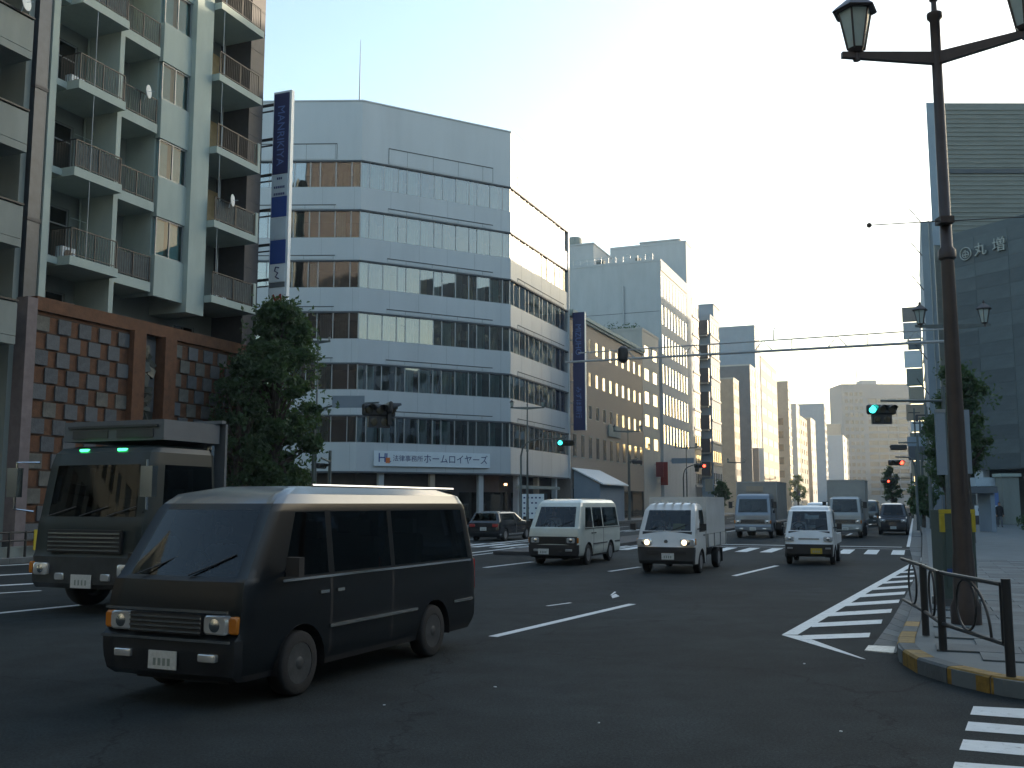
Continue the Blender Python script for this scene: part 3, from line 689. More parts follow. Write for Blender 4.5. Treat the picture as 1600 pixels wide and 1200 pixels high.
for (a, c, n_, inset_) in edgl:
    d_ = (c - a); L = d_.length; d_.normalize(); nrm = Vector((d_.y, -d_.x, 0)); rz = math.atan2(d_.y, d_.x)
    fr = [0]; rr = random.Random(n_)
    ws = [1.0 if (i % 3) else .62 for i in range(n_)]; tot = sum(ws)
    for w in ws: fr.append(fr[-1] + w / tot)
    for wi, (yt, yb) in enumerate(wins):
        z1, z0 = offz(yt) - .07, offz(yb); h = z1 - z0
        base = a - nrm * .09; q = MB()
        for i in range(n_):
            x0, x1 = fr[i] * L, fr[i + 1] * L
            pm = MB().add([(0, 0, 0), (x1 - x0 - .06, 0, 0), (x1 - x0 - .06, 0, h), (0, 0, h)], [(0, 1, 2, 3)]).mesh('window_pane', GL)
            p = base + d_ * (x0 + .03); put('window_pane', pm, OF, (p.x, p.y, z0), rz + rr.uniform(-.012, .012), rr.uniform(-.008, .008))
            q.box(x0 - .035, x0 + .035, -.03, .05, 0, h)
            if rr.random() < (.4 if n_ == 10 else .93):
                kd = rr.choice(('blind', 'blind', 'signpale', 'blind', 'curtain', 'orange_tone' if (n_ == 13 and wi in (2, 3, 4) and i in (5, 6, 9)) else 'conc2')); f0, f1 = sorted((rr.uniform(0, .15), rr.uniform(.6, 1)))
                bb = MB(); ww = x1 - x0; nst = max(2, int(ww * 6 * (f1 - f0)))
                for s_i in range(nst):
                    u0 = ww * (f0 + (f1 - f0) * s_i / nst); bb.add([(u0, .35, 0), (u0 + ww * (f1 - f0) / nst * .95, .35 + rr.uniform(-.05, .05), 0), (u0 + ww * (f1 - f0) / nst * .95, .35, h - .05), (u0, .35, h - .05)], [(0, 1, 2, 3)])
                bb.build('blind', M[kd], OF, loc=(base + d_ * x0 + Vector((0, 0, z0))), rz=rz)
        q.box(L - .035, L + .0, -.03, .05, 0, h); q.box(0, L, -.03, .04, 0, .05); q.build('mullion', M['steel'], OF, loc=(base.x, base.y, z0), rz=rz)
        jb = MB(); xx = 2.4
        zl_ = offz((edges[2 * wi + 3] if 2 * wi + 3 < len(edges) else 741)) + .08; zh_ = z0 - .02
        while xx < L - .5: jb.box(xx, xx + .018, -.004, .02, zl_, zh_); xx += 2.4
        jb.build('panel_joint', M['joint2'], OF, loc=(a.x, a.y, 0), rz=rz)
        # raised panel strip over each ribbon
        q = MB(); x0, x1 = inset_[0], L - inset_[1] if inset_[1] else L - 1.2
        if a is foot[0]: x0, x1 = 0, L - 1.9
        hh = 1.35 if wi == 0 else .42
        q.box(x0, x1, -.03, .02, .12, hh)
        q.box(x0 - .03, x1 + .03, -.05, -.031, hh - .06, hh + .01, 1)
        xx = x0 + 1.5
        while xx < x1: q.box(xx, xx + .02, -.036, -.0305, .12, hh - .06, 1); xx += 2.2
        if hh > 1 : q.box(x0 - .03, x0 - .0, -.036, .0, .12, hh, 1); q.box(x1, x1 + .03, -.036, .0, .12, hh, 1)
        q.build('vent_panel', [M['panel'], M['joint']], OF, loc=(a.x, a.y, offz(yt)), rz=rz)
# right face end fin, roof guard, ground floor
b = MB(); b.prism([(p.x, p.y) for p in ring(-1.2)], .15, offz(741) - .01); b.build('shopfront_wall', mat('shop_brown', (.045, .035, .034), .6, var=.5, scale=.5), OF)
for (a, c, n_, _i) in edgl[1:]:
    d_ = (c - a); L = d_.length; d_.normalize(); nrm = Vector((d_.y, -d_.x, 0)); rz = math.atan2(d_.y, d_.x)
    for i in range(6):
        p = a + d_ * (L * (i + .5) / 6) - nrm * 1.1
        q = MB(); q.box(-.75, .75, -.02, .0, .2, 2.7); q.build('shop_window', GLD, OF, loc=(p.x, p.y, 0), rz=rz)
        if i % 2 == 0: q = MB(); q.box(-.2, .2, -.35, .05, .15, offz(741) - .02); p2 = a + d_ * (L * (i + 1) / 6.2) - nrm * .6; q.build('column', M['greywall'] if i != 2 else M['tan'], OF, loc=(p2.x, p2.y, 0), rz=rz)
d_ = (foot[3] - foot[2]).normalized(); p = foot[2] + d_ * .8 - Vector((d_.y, -d_.x, 0)) * -.3
q = MB(); q.box(0, 9, -.4, .2, 3.0, 3.25); q.build('shop_awning', M['conc2'], OF, loc=(p.x, p.y, 0), rz=math.atan2(d_.y, d_.x))
q = MB(); q.lathe([(.12, -.08), (.12, .08)], 8); q.build('porch_lamp', mat('warm_lamp', (.5, .3, .1), .5, var=0, emit=(1, .5, .2), estr=2.5), OF, loc=(foot[2].x - .4, foot[2].y - .3, 3.3))
q = MB(); q.box(-.15, .05, -.1, 1.5, offz(741), offz(293)); q.build('party_fin', M['panel'], OF, loc=XY(ST(PC)[0] + .16, TL), rz=RZ)
q = MB(); q.tube([(0, 0, 0), (0, 0, 5.6)], [.07, .02], 6); q.build('roof_antenna', M['steel'], OF, loc=(PA_.x - .5, PA_.y + 1.5, zr))
# sign on chamfer
a, c = foot[1], foot[2]; d_ = (c - a).normalized(); nrm = Vector((d_.y, -d_.x, 0)); rz = math.atan2(d_.y, d_.x); L = (c - a).length
zlo, zhi = offz(733), offz(702); f0 = .0; 
def chx(px, py):     # distance along the chamfer for a photo column
    x, y, w = ray(px, py); m = a.x * d_.y - a.y * d_.x; k = m / (x * d_.y - y * d_.x); return (Vector((x * k, y * k, 0)) - a).dot(d_), EYE + w * k
u0, u1 = chx(583, 718)[0], chx(764, 720)[0]; zb0, zb1 = chx(583, 728)[1], chx(583, 704)[1]
LS = thing('law_office_sign', 'long white sign with navy Japanese lettering on the chamfered corner', 'sign', (a + d_ * u0 + nrm * .05 + Vector((0, 0, zb0))), rz)
h = zb1 - zb0; Wd = u1 - u0
q = MB(); q.box(0, Wd, -.12, .0, 0, h); q.build('sign_board', M['signwhite'], LS)
put_text('法律事務所', h * .44, M['ink'], LS, (Wd * .28, -.126, h * .5), (math.pi / 2, 0, 0), .004)
t2 = put_text('ホームロイヤーズ', h * .66, M['ink'], LS, (Wd * .695, -.126, h * .5), (math.pi / 2, 0, 0), .004, sx=.93)
put_text('HL', h * .85, M['blue'], LS, (Wd * .085, -.126, h * .52), (math.pi / 2, 0, 0), .004, name='emblem', spacing=.8)
q = MB(); q.box(Wd * .095, Wd * .13, -.135, -.131, h * .2, h * .55); q.build('emblem', mat('orange_ink', (.6, .15, .03), .5, var=0), LS)

# ---------- navy blade sign
sM = sx(889, 600); MZ = thing('blade_sign', 'narrow navy vertical sign reading MIZUHO beside the brown office', 'sign', XY(sM + .5, TL + .1), RZ)
zt_, zb_ = onT(900, 488, TL + .6)[1], onT(900, 672, TL + .6)[1]
q = MB(); q.box(0, .3, -1.3, -.15, zb_, zt_); q.build('sign_case', M['navy'], MZ)
q = MB(); q.box(-.01, .31, -1.36, -1.301, zb_, zt_); q.build('edge_strip', M['signwhite'], MZ)
put_text('MIZUHO', .8, M['palesky'], MZ, (-.01, -.66, zt_ - 2.6), (math.pi / 2, math.pi / 2, -math.pi / 2), .004, sx=.95)
put_text('みずほ銀行', .6, M['palesky'], MZ, (-.01, -.66, zb_ + 2.6), (math.pi / 2, math.pi / 2, -math.pi / 2), .004)
q = MB()
for k in range(6): q = MB(); z = zb_ + .6 + k * (zt_ - zb_ - 1.2) / 5; q.box(.1, .2, -.15, .5, z - .05, z + .05); q.build('bracket', M['steel'], MZ)

# ---------- brown tiled office
s0, s1 = ST(PC)[0] + .6, sx(1004, 600); hB = sz(912, 501); L = s1 - s0
def rowz(px, ya, yb): return (sz(px, yb), sz(px, ya))
rows = [rowz(925, 532, 554), rowz(925, 583, 605), rowz(925, 634, 656)]
BR = block('brown_office', 'brown tiled office with small square windows beside the white office', s0, s1, hB, 16, M['brownwall'], rows, 11, gm=GLF, wfrac=.42, style='frame', roof=False)
z0, z1 = rowz(925, 684, 716)
for i in range(11): q = MB(); q.box(-.01, .9, -.02, .0, 0, z1 - z0); q.build('tall_window', [GLF], BR, loc=(L / 11 * (i + .3), -.003, z0)); f = MB(); f.box(-.08, .98, -.05, .0, -.12, 0); f.box(-.08, .98, -.05, 0, z1 - z0, z1 - z0 + .1); f.build('window_sill', M['conc2'], BR, loc=(L / 11 * (i + .3), -.003, z0))
q = MB(); q.box(-.1, L + .1, -.35, .5, hB, hB + .35); q.box(-.1, L + .1, -.2, .4, hB - .25, hB - .003); q.build('cornice', M['conc'], BR)
q = MB(); q.box(L * .45, L * .62, -.15, -.003, rowz(925, 662, 676)[0], rowz(925, 662, 676)[1] + .3); q.build('banner', M['conc2'], BR)
q = MB(); q.box(.5, L - .5, -.06, -.003, .2, 3.2); q.build('shopfront_glass', GLD, BR)
# small shed with a sloping white roof standing in front
pS = XY(sx(905, 700) - 2, TL + 2.6)
SH = thing('canopy_shed', 'blue grey shed with a sloping white roof beside the brown office', 'shed', pS, RZ)
zl = onT(960, 752, TL + 2.6)[1]; zh = zl + 1.2
q = MB(); q.prism([(0, 0), (8.4, 0), (8.4, 2.5), (0, 2.5)], .15, zl - .35); q.build('wall', M['bluewall'], SH)
q = MB(); q.add([(-.2, -.4, zl - .3), (8.6, -.4, zl - .3), (8.6, 2.6, zh), (-.2, 2.6, zh), (-.2, -.4, zl - .42), (8.6, -.4, zl - .42), (8.6, 2.6, zh - .12), (-.2, 2.6, zh - .12)], [(0, 1, 2, 3), (7, 6, 5, 4), (0, 4, 5, 1), (1, 5, 6, 2), (2, 6, 7, 3), (3, 7, 4, 0)]); q.build('roof', M['signwhite'], SH)
q = MB(); q.add([(0.01, 0, zl - .35), (0.01, 2.5, zl - .35), (0.01, 2.5, zh - .14)], [(0, 1, 2)]); q.build('gable', M['bluewall'], SH)

# ---------- white narrow office with roof garden
s2 = sx(1030, 600); hW = sz(1012, 521)
NW = block('narrow_white_office', 'narrow white office with plants on its roof behind the brown office', s1 + .1, s2, hW, 9, M['white'], [rowz(1018, a_, a_ + 18) for a_ in (545, 580, 615, 650, 685)], 2, gm=GLF, wfrac=.55, end=[(2, 3.4, hW - 5, hW - 3.2)])
b = MB(); rnd = random.Random(5)
for k in range(700):
    c = Vector((rnd.uniform(.3, s2 - s1 - .5), rnd.uniform(1, 8), hW + .3 + abs(rnd.gauss(0, .45)))); a_, e_ = rnd.uniform(0, 6.28), rnd.uniform(-1, 1); u = Vector((math.cos(a_), math.sin(a_), e_)) * .16; v = Vector((-math.sin(a_), math.cos(a_), .4)) * .1
    b.add([c - u, c - v, c + u, c + v], [(0, 1, 2, 3)])
o = b.build('roof_plants', M['leaf2'], NW); o['kind'] = 'stuff'
# ---------- big grey office
s3, s4 = sx(1035, 600), sx(1076, 600); hG = sz(1035, 411)
rG = [rowz(1040, a_, c_) for a_, c_ in ((435, 467), (480, 510), (525, 555), (571, 600), (616, 648), (664, 693))]
BG = block('grey_office', 'large grey office with a blank end wall and tall paired windows', s3, s4, hG, 33, M['greywall'], rG, 9, gm=GLM, wfrac=.52, bands=[(hG - 1.2, hG - .05, -.08, M['white'])])
zP = EYE + 0; 
def roofbox(par, x0, x1, y0, y1, z0, z1, m, name='penthouse'):
    q = MB(); q.box(x0, x1, y0, y1, z0, z1); q.box(x0 - .08, x1 + .08, y0 - .08, y1 + .08, z1 + .003, z1 + .2); return q.build(name, m, par)
roofbox(BG, 3, 12, 10, 20, hG, hG + 4.0, M['greywall'])
q = MB(); q.box(6, 8, 13.5, 14, hG + 4.2, hG + 4.5); q.lathe([(1.0, 0), (1.05, .15), (1.05, 1.5), (.9, 1.7)], 14, (7, 14, hG + 4.5)); q.build('water_tank', M['conc2'], BG, smooth=True)
q = MB()
for y in range(1, 32, 1): q.box(.1, .14, y, y + .04, hG + .3, hG + 1.1)
q.box(.1, .14, 1, 32, hG + 1.1, hG + 1.15); q.box(.1, .14, 1, 32, hG + .7, hG + .74); q.build('roof_guard_rail', M['steel'], BG)
q = MB(); q.tube([(-.15, 5, 0), (-.15, 5, hG - 3)], .12, 8); q.build('downpipe', M['greywall'], BG)
q = MB()
for z in (hG * .62, hG * .8): q.box(-.02, -.002, .2, 32, z, z + .06)
q.build('wall_joint', M['joint'], BG)
q = MB(); q.box(1, 2.2, 14, 15.2, hG + .3, hG + 1.5); q.box(1, 2, 8, 9, hG + .3, hG + 1.1); q.box(1, 1.8, 3, 3.6, hG + .3, hG + 1.0); q.build('roof_plant_box', [M['curtain']], BG)
s5 = sx(1085, 600)
TW = block('grey_tower', 'tall slim grey tower rising directly behind the large grey office', s4 + .1, s5, sz(1077, 385), 11.5, M['greywall'], [], None)
roofbox(TW, .4, 4, 1, 7, sz(1077, 385), sz(1077, 385) + .6, M['greywall'])
# ---------- further buildings down the far side
BAND = lambda h, n, z0=4.0: [(z0 + (h - z0) / n * (k + .25), z0 + (h - z0) / n * (k + .75)) for k in range(n)]
def far_block(label, x0, x1, y_roof, wm, nfl, cols, depth=14, gm=None, wfrac=.6, end=None, em=None, xr=None, bands=False, name='office_block', style='plain', setb=0):
    s_0, s_1 = sx(x0, 700), sx(x1, 700); h = sz(xr or x0, y_roof); bd = [(z - .5, z - .2, -.12, M['white']) for z, _ in BAND(h, nfl)] if bands else None
    return block(name, label, s_0, s_1 - .15, h, depth, wm, BAND(h, nfl) if cols else [], cols, gm=gm, wfrac=wfrac, end=end, em=em, bands=bd, t=TL - setb)
far_block('dark slim block with slanted window bands before the balcony block', 1085.5, 1096, 472, M['slate'], 10, 3, 9, GLF, .8, bands=True)
h_ = sz(1114, 498)
cb = far_block('flats with dark end balconies stacked beside pale landings', 1114, 1128, 498, M['bluewall'], 8, 5, 9, GLF, .7, bands=True, name='balcony_flats')
for k in range(7):
    z1 = sz(1114, 506 + 36.0 * k); z0 = sz(1114, 527 + 36.0 * k)
    q = MB(); q.box(-1.2, -.005, .2, 6.2, z0, z1); q.build('end_balcony', M['darkwall'], cb)
    q = MB(); q.box(-1.0, -.006, .4, 5.8, z0 - .25, z0 - .01); q.build('landing_slab', M['white'], cb)
roofbox(cb, 6, 12, 0.5, 6, h_, h_ + 3, M['bluewall'])
far_block('thin sunlit block with a pale rounded top and brown side', 1148.5, 1157, 594, M['white'], 9, 4, 9, GLF, .4, em=M['tan'], name='thin_block')
far_block('dark grey block standing under the blue grey tower', 1175, 1183.5, 574, M['white'], 11, 3, 15, GLF, .4, em=M['slate'])
far_block('tall plain blue grey tower with flat blank end wall', 1184, 1191.5, 516, M['bluewall'], 12, 2, 22, GLF, .5, name='blue_grey_tower')
far_block('broad cream sunlit block with grey window bands', 1192.5, 1217, 562, M['cream'], 9, 3, 10, M['greywall'], .9, name='cream_block', em=M['greywall'])
far_block('grey brown slab block next after the cream block', 1234, 1238, 600, M['white'], 12, 2, 16, GLF, .6, bands=True, em=M['tan'], end=[(1.5 + 3 * q_, 3.2 + 3 * q_, 5 + 3.4 * k_, 6.8 + 3.4 * k_) for q_ in range(3) for k_ in range(6)])
far_block('slender white block beyond the grey brown slab', 1246, 1251, 634, M['white'], 9, 2, 8, GLF, .3, em=M['greywall'])
far_block('pale sunlit block with dark window openings', 1251.5, 1262, 652, M['cream'], 8, 3, 10, GLF, .35, em=M['tan'])
far_block('white block with a brown side near the plant room block', 1268, 1275, 655, M['white'], 9, 2, 12, GLF, .2, em=M['tan'])
far_block('tall grey block with a square plant room on top', 1290, 1293, 634, M['greywall'], 12, 2, 40, GLF, .5, bands=True, em=M['bluewall'])
hh = sz(1318, 681)
far_block('blue grey block with a column of small square windows', 1317.5, 1326, 681, M['white'], 8, 2, 34, GLF, .2, em=M['bluewall'], end=[(18, 21, 5 + (hh - 6) / 9 * k, 7.5 + (hh - 6) / 9 * k) for k in range(9)])
far_block('white sunlit block with brown end walls', 1331, 1338, 664, M['white'], 8, 2, 14, GLF, .15, em=M['tan'])
far_block('pale block with a setback top floor', 1342, 1349, 664, M['white'], 9, 2, 14, GLF, .15, em=M['tan'])
far_block('sunlit flats with stacked white balconies', 1353, 1362, 682, M['cream'], 9, 4, 16, GLF, .7, bands=True, em=M['tan'])
far_block('low sunlit block near the end of the street', 1364.5, 1378, 692, M['white'], 7, 3, 18, GLF, .2, em=M['greywall'])
far_block('cream block with a red sign strip at the street end', 1382, 1392, 700, M['cream'], 8, 3, 20, GLF, .3, em=M['tan'], setb=-3)
# the broad block closing the street
pQ = atY(1376, 786, 520); zQ = atY(1376, 600, 520).z
EB = thing('end_block', 'broad grey block closing the far end of the street', 'building', (pQ.x, pQ.y, 0), 0)
hs = [(-16.5 + 2.6 * i, -14.8 + 2.6 * i, 6 + 3.7 * k, 7.8 + 3.7 * k) for i in range(4) for k in range(int(zQ / 3.7) - 2)] + [(-4.5 + 5.2 * i, .3 + 5.2 * i, 6 + 3.7 * k, 8.3 + 3.7 * k) for i in range(4) for k in range(int(zQ / 3.7) - 3)]
b = MB(); holed_wall(b, -18, 18, 0, zQ, hs, rev=.3); b.add([(-18, 0, 0), (-18, 20, 0), (-18, 20, zQ), (-18, 0, zQ), (18, 0, 0), (18, 20, 0), (18, 20, zQ), (18, 0, zQ)], [(0, 1, 2, 3), (4, 5, 6, 7), (3, 2, 6, 7), (1, 5, 6, 2)]); b.build('wall', mat('dim_blue_grey_render', (.13, .165, .19), .8, var=.08, scale=.7), EB)
for (x0, x1, a_, c_) in hs: window(EB, x0, .25, a_, x1 - x0, c_ - a_, 'plain', GLF)
q = MB(); q.box(-6, 2, 4, 12, zQ, zQ + 2.5); q.tube([(-8, 5, zQ), (-8, 5, zQ + 9)], .25, 6); q.tube([(-8, 5, zQ + 9), (-10, 5, zQ + 11)], .2, 5); q.build('roof_mast', M['bluewall'], EB)

# ---------- right side of the street
pR = atY(1489, 700, 85); RX, RY = pR.x, pR.y
rot = math.atan2(-.879, .477)
RM = thing('dark_store_building', 'huge windowless dark building with raised Japanese characters and a crest', 'building', (RX, RY, 0), 0)
hL = atY(1503, 365, 84).z; hU = atY(1495, 161, 88).z
dv = Vector((.477, -.879, 0)); nv = Vector((-.879, -.477, 0))
c0 = Vector((0, 0, 0)); c1 = dv * 62
b = MB(); b.prism([(0, 0), (c1.x, c1.y), (c1.x + 35, c1.y + 10), (45, 30), (9, 20)], 4.6, hL); b.build('lower_volume', M['maru'], RM)
# cladding panel courses, proud of the wall
pitch, ph = 3.1, 1.15; nrow = int((hL - 4.6) / ph)
pm = MB().box(.012, pitch - .012, -.035, .0, .012, ph - .012); pms = [pm.mesh('cladding_panel', M['maru']), pm.mesh('cladding_panel', mat('dark_stone_cladding_b', (.058, .074, .080), .7, var=.16, scale=.6, streak=3)), pm.mesh('cladding_panel', mat('dark_stone_cladding_c', (.078, .098, .104), .7, var=.16, scale=.6, streak=3))]
for r in range(nrow):
    for k in range(6):
        p = dv * (pitch * k) + nv * .002; put('cladding_panel', random.choice(pms), RM, (p.x, p.y, 4.7 + r * ph), rot)
b = MB(); b.prism([(.6, 3), (60, 3), (60, 30), (12.2, 30)], 4.6, hU); b.build('upper_volume', M['maru2'], RM)
b = MB(); z = hL + 1
while z < hU - .6:
    b.box(2.0, 60, 2.93, 2.998, z, z + .10); z += .42
b.build('ribbed_cladding', mat('ribbed_stone_light', (.20, .21, .19), .75, var=.2, scale=.5), RM)
zs1 = atY(1520, 268, 88).z; b = MB(); b.box(2.3, 60, 2.85, 2.93, zs1 - .2, zs1 + .2); b.build('dark_slot', M['joint'], RM)
b = MB(); b.box(.5, 1.9, 2.9, 2.998, hL, hU); b.build('corner_strip', M['bluewall'], RM)
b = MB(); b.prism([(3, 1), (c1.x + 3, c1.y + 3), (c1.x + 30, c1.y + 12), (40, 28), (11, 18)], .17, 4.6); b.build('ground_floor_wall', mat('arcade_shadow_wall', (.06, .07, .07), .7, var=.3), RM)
for k in range(4):
    p = dv * (2.2 + 8 * k) + nv * -.6; q = MB(); q.box(-.4, .4, -.4, .4, .17, 4.59); q.build('column', M['greywall'], RM, loc=(p.x, p.y, 0), rz=rot)
def on_wall(px, py):
    x, y, w = ray(px, py); n0 = nv; k = (n0.x * RX + n0.y * RY) / (x * n0.x + y * n0.y); P = Vector((x * k - RX, y * k - RY, EYE + w * k)); return P
def wall_sign(txt, px, py, hpx, name='raised_character'):
    P = on_wall(px, py); size = hpx / 1568 * (P.y + RY); P = P + nv * .16
    return put_text(txt, size * 1.12, mat('pale_metal_letters', (.27, .29, .27), .45, .3, var=.1), RM, P, (math.pi / 2, 0, rot), .1, name)
wall_sign('丸', 1534, 391, 20); wall_sign('増', 1563, 384, 22)
P = on_wall(1510.5, 397) + nv * .16; q = MB()
q.tube([(math.cos(t) * .52, 0, math.sin(t) * .52) for t in [i * math.pi / 12 for i in range(25)]], .06, 6); q.tube([(math.cos(t) * .3, 0, math.sin(t) * .26 - .08) for t in [i * math.pi / 8 for i in range(17)]], .05, 6); q.box(-.25, .25, -.05, .05, -.12, -.04); q.box(-.2, .2, -.05, .05, .14, .2); q.box(-.04, .04, -.05, .05, -.3, .35)
q.build('crest', MATS['pale_metal_letters'], RM, loc=P, rz=rot, smooth=True)
# narrow tower beyond, with flags and pipes
def edge_s(px, t): return onT(px, 700, t)[0]
sA = edge_s(1456, 2.0)
BN = block('grey_corner_tower', 'slim grey blue tower at the corner beyond the dark building', sA, sA + 29, atY(1460, 352, XY(sA, 2).y).z, 12, M['bluewall'], [], None, side=1, t=2.0)
q = MB()
for y in (.8, 1.5, 2.2): q.tube([(29.15, y, 0), (29.15, y, 34)], .06, 6)
q.build('downpipe', M['steel'], BN)
q = MB()
for k in range(6): z = 14 + k * 4; q.tube([(28.8, 0, z), (28.4, -1.2, z + 1.9)], .06, 5)
q.build('flag_pole', M['rail'], BN)
sgs = thing('sign_stack', 'tall stack of mixed shop signs beside the slim tower', 'sign', XY(sA + 28, 1.7), RZ)
z = 5.5; rnd = random.Random(11); zst = atY(1440, 500, XY(sA + 28, 1.7).y).z
while z < zst:
    h = rnd.uniform(1.4, 3.2); q = MB(); q.box(-.15, .15, .0, rnd.uniform(1.5, 2.4), z, z + h - .12); q.build('sign_panel', M[rnd.choice(('tan', 'signwhite', 'conc2', 'slate', 'brownwall', 'greywall', 'signpale', 'cream', 'brownwall'))], sgs); z += h
q = MB(); q.tube([(0, -.05, 0), (0, -.05, zst)], .1, 6); q.build('pole', M['steel'], sgs)
x_ = sA + 29.3
rr = random.Random(4)  # row heights and gap shaped for sunlight opposite; low tan block added for shade
for (dl, h, c, lb, t_) in ((10, 17, 'tan', 'low tan block added beside the slim tower to shade the brown office', 3.4), (22, 40, 'bluewall', 'grey blue office beyond the slim tower', 3.2), (19, 41, 'greywall', 'grey office on the right side beyond the sign stack', 3.0), (24, 24, 'brownwall', 'brown block on the right side past the grey office', 3.0), (60, 14, 'tan', 'low tan block on the right side of the street', 3.0), (80, 15, 'slate', 'low dark block on the right side farther on', 3.0), (110, 14, 'greywall', 'low grey block at the right side far end', 3.0)):
    block('right_side_block', lb, x_, x_ + dl - 1, h, 14, M[c], BAND(h, max(3, int(h / 3.6))), max(3, int(dl / 4)), side=1, t=t_, gm=GLF, bands=[(z_ - .6, z_ - .3, -.5, M['conc2']) for z_, _ in BAND(h, max(3, int(h / 3.6)))]); x_ += dl
# projecting signs on the right pavement side, small and far
cols2 = ('red', 'signwhite', 'tan', 'slate', 'blue', 'cream', 'brownwall')
for k in range(9):
    s_ = sA + 30 + k * 17; z = rr.uniform(4, 9); hgt = rr.uniform(2.5, 7); c = cols2[k % 7]
    cn = {'red': 'red', 'signwhite': 'white', 'tan': 'tan', 'slate': 'dark', 'blue': 'blue', 'cream': 'cream', 'brownwall': 'brown'}[c]; far_ = 'nearer' if k < 7 else 'farthest'
    o = thing('projecting_sign', far_ + ' ' + cn + ' shop sign projecting over the right pavement beyond the sign stack', 'sign', XY(s_, 2.9), RZ, 'shop signs projecting along the right pavement')
    q = MB(); q.box(-.12, .12, .2, 1.3, z, z + hgt); q.build('sign_panel', M[c], o); q = MB(); q.box(-.04, .04, -.3, .2, z + .2, z + .28); q.box(-.04, .04, -.3, .2, z + hgt - .4, z + hgt - .32); q.build('bracket', M['steel'], o)
# blocks standing round the junction on our side (mirrored in the office glass, set close to dim the street)
for (nm, lb, x, y, w, dp, h, c, rz) in (('corner_block', 'blue grey office on our side of the junction mirrored in the glass', 30, -12, 40, 16, 32, 'bluewall', -.15), ('corner_block', 'grey office behind the camera mirrored in the glass', -16, -16, 44, 16, 34, 'maru2', -ANG), ('corner_block', 'unseen tall dark block added behind the huge dark building to block the sun', 112, 46, 90, 20, 46, 'slate', 1.15), ('corner_block', 'grey blue office on the side street mirrored in the glass', 66, 10, 30, 20, 26, 'bluewall', .6), ('corner_block', 'pale office across the street behind the camera mirrored in the glass', -48, -4, 40, 16, 30, 'conc2', -1.9)):  # the tall dark block is unseen, added to block the sun
    r_ = thing(nm, lb, 'building', (x, y, 0), rz); n_ = int(w / 3); hs = [(-w / 2 + 3 * i + .6, -w / 2 + 3 * i + 2.4, 1.2 + 3.6 * k, 3.2 + 3.6 * k) for i in range(n_) for k in range(int(h / 3.6))]
    b = MB(); holed_wall(b, -w / 2, w / 2, 0, h, hs, rev=.2); v = [(-p[0], -p[1], p[2]) for p in b.v]; b.v = v; b.add([(-w / 2, 0, 0), (-w / 2, -dp, 0), (-w / 2, -dp, h), (-w / 2, 0, h), (w / 2, 0, 0), (w / 2, -dp, 0), (w / 2, -dp, h), (w / 2, 0, h)], [(0, 1, 2, 3), (4, 5, 6, 7), (3, 2, 6, 7), (1, 5, 6, 2)])
    b.build('wall', M[c], r_)
    q = MB()
    for (a_, c_, e_, f_) in hs: q.add([(-a_, -.15, e_), (-c_, -.15, e_), (-c_, -.15, f_), (-a_, -.15, f_)], [(0, 1, 2, 3)])
    o = q.build('window_glass', GLF, r_); o['kind'] = 'stuff'
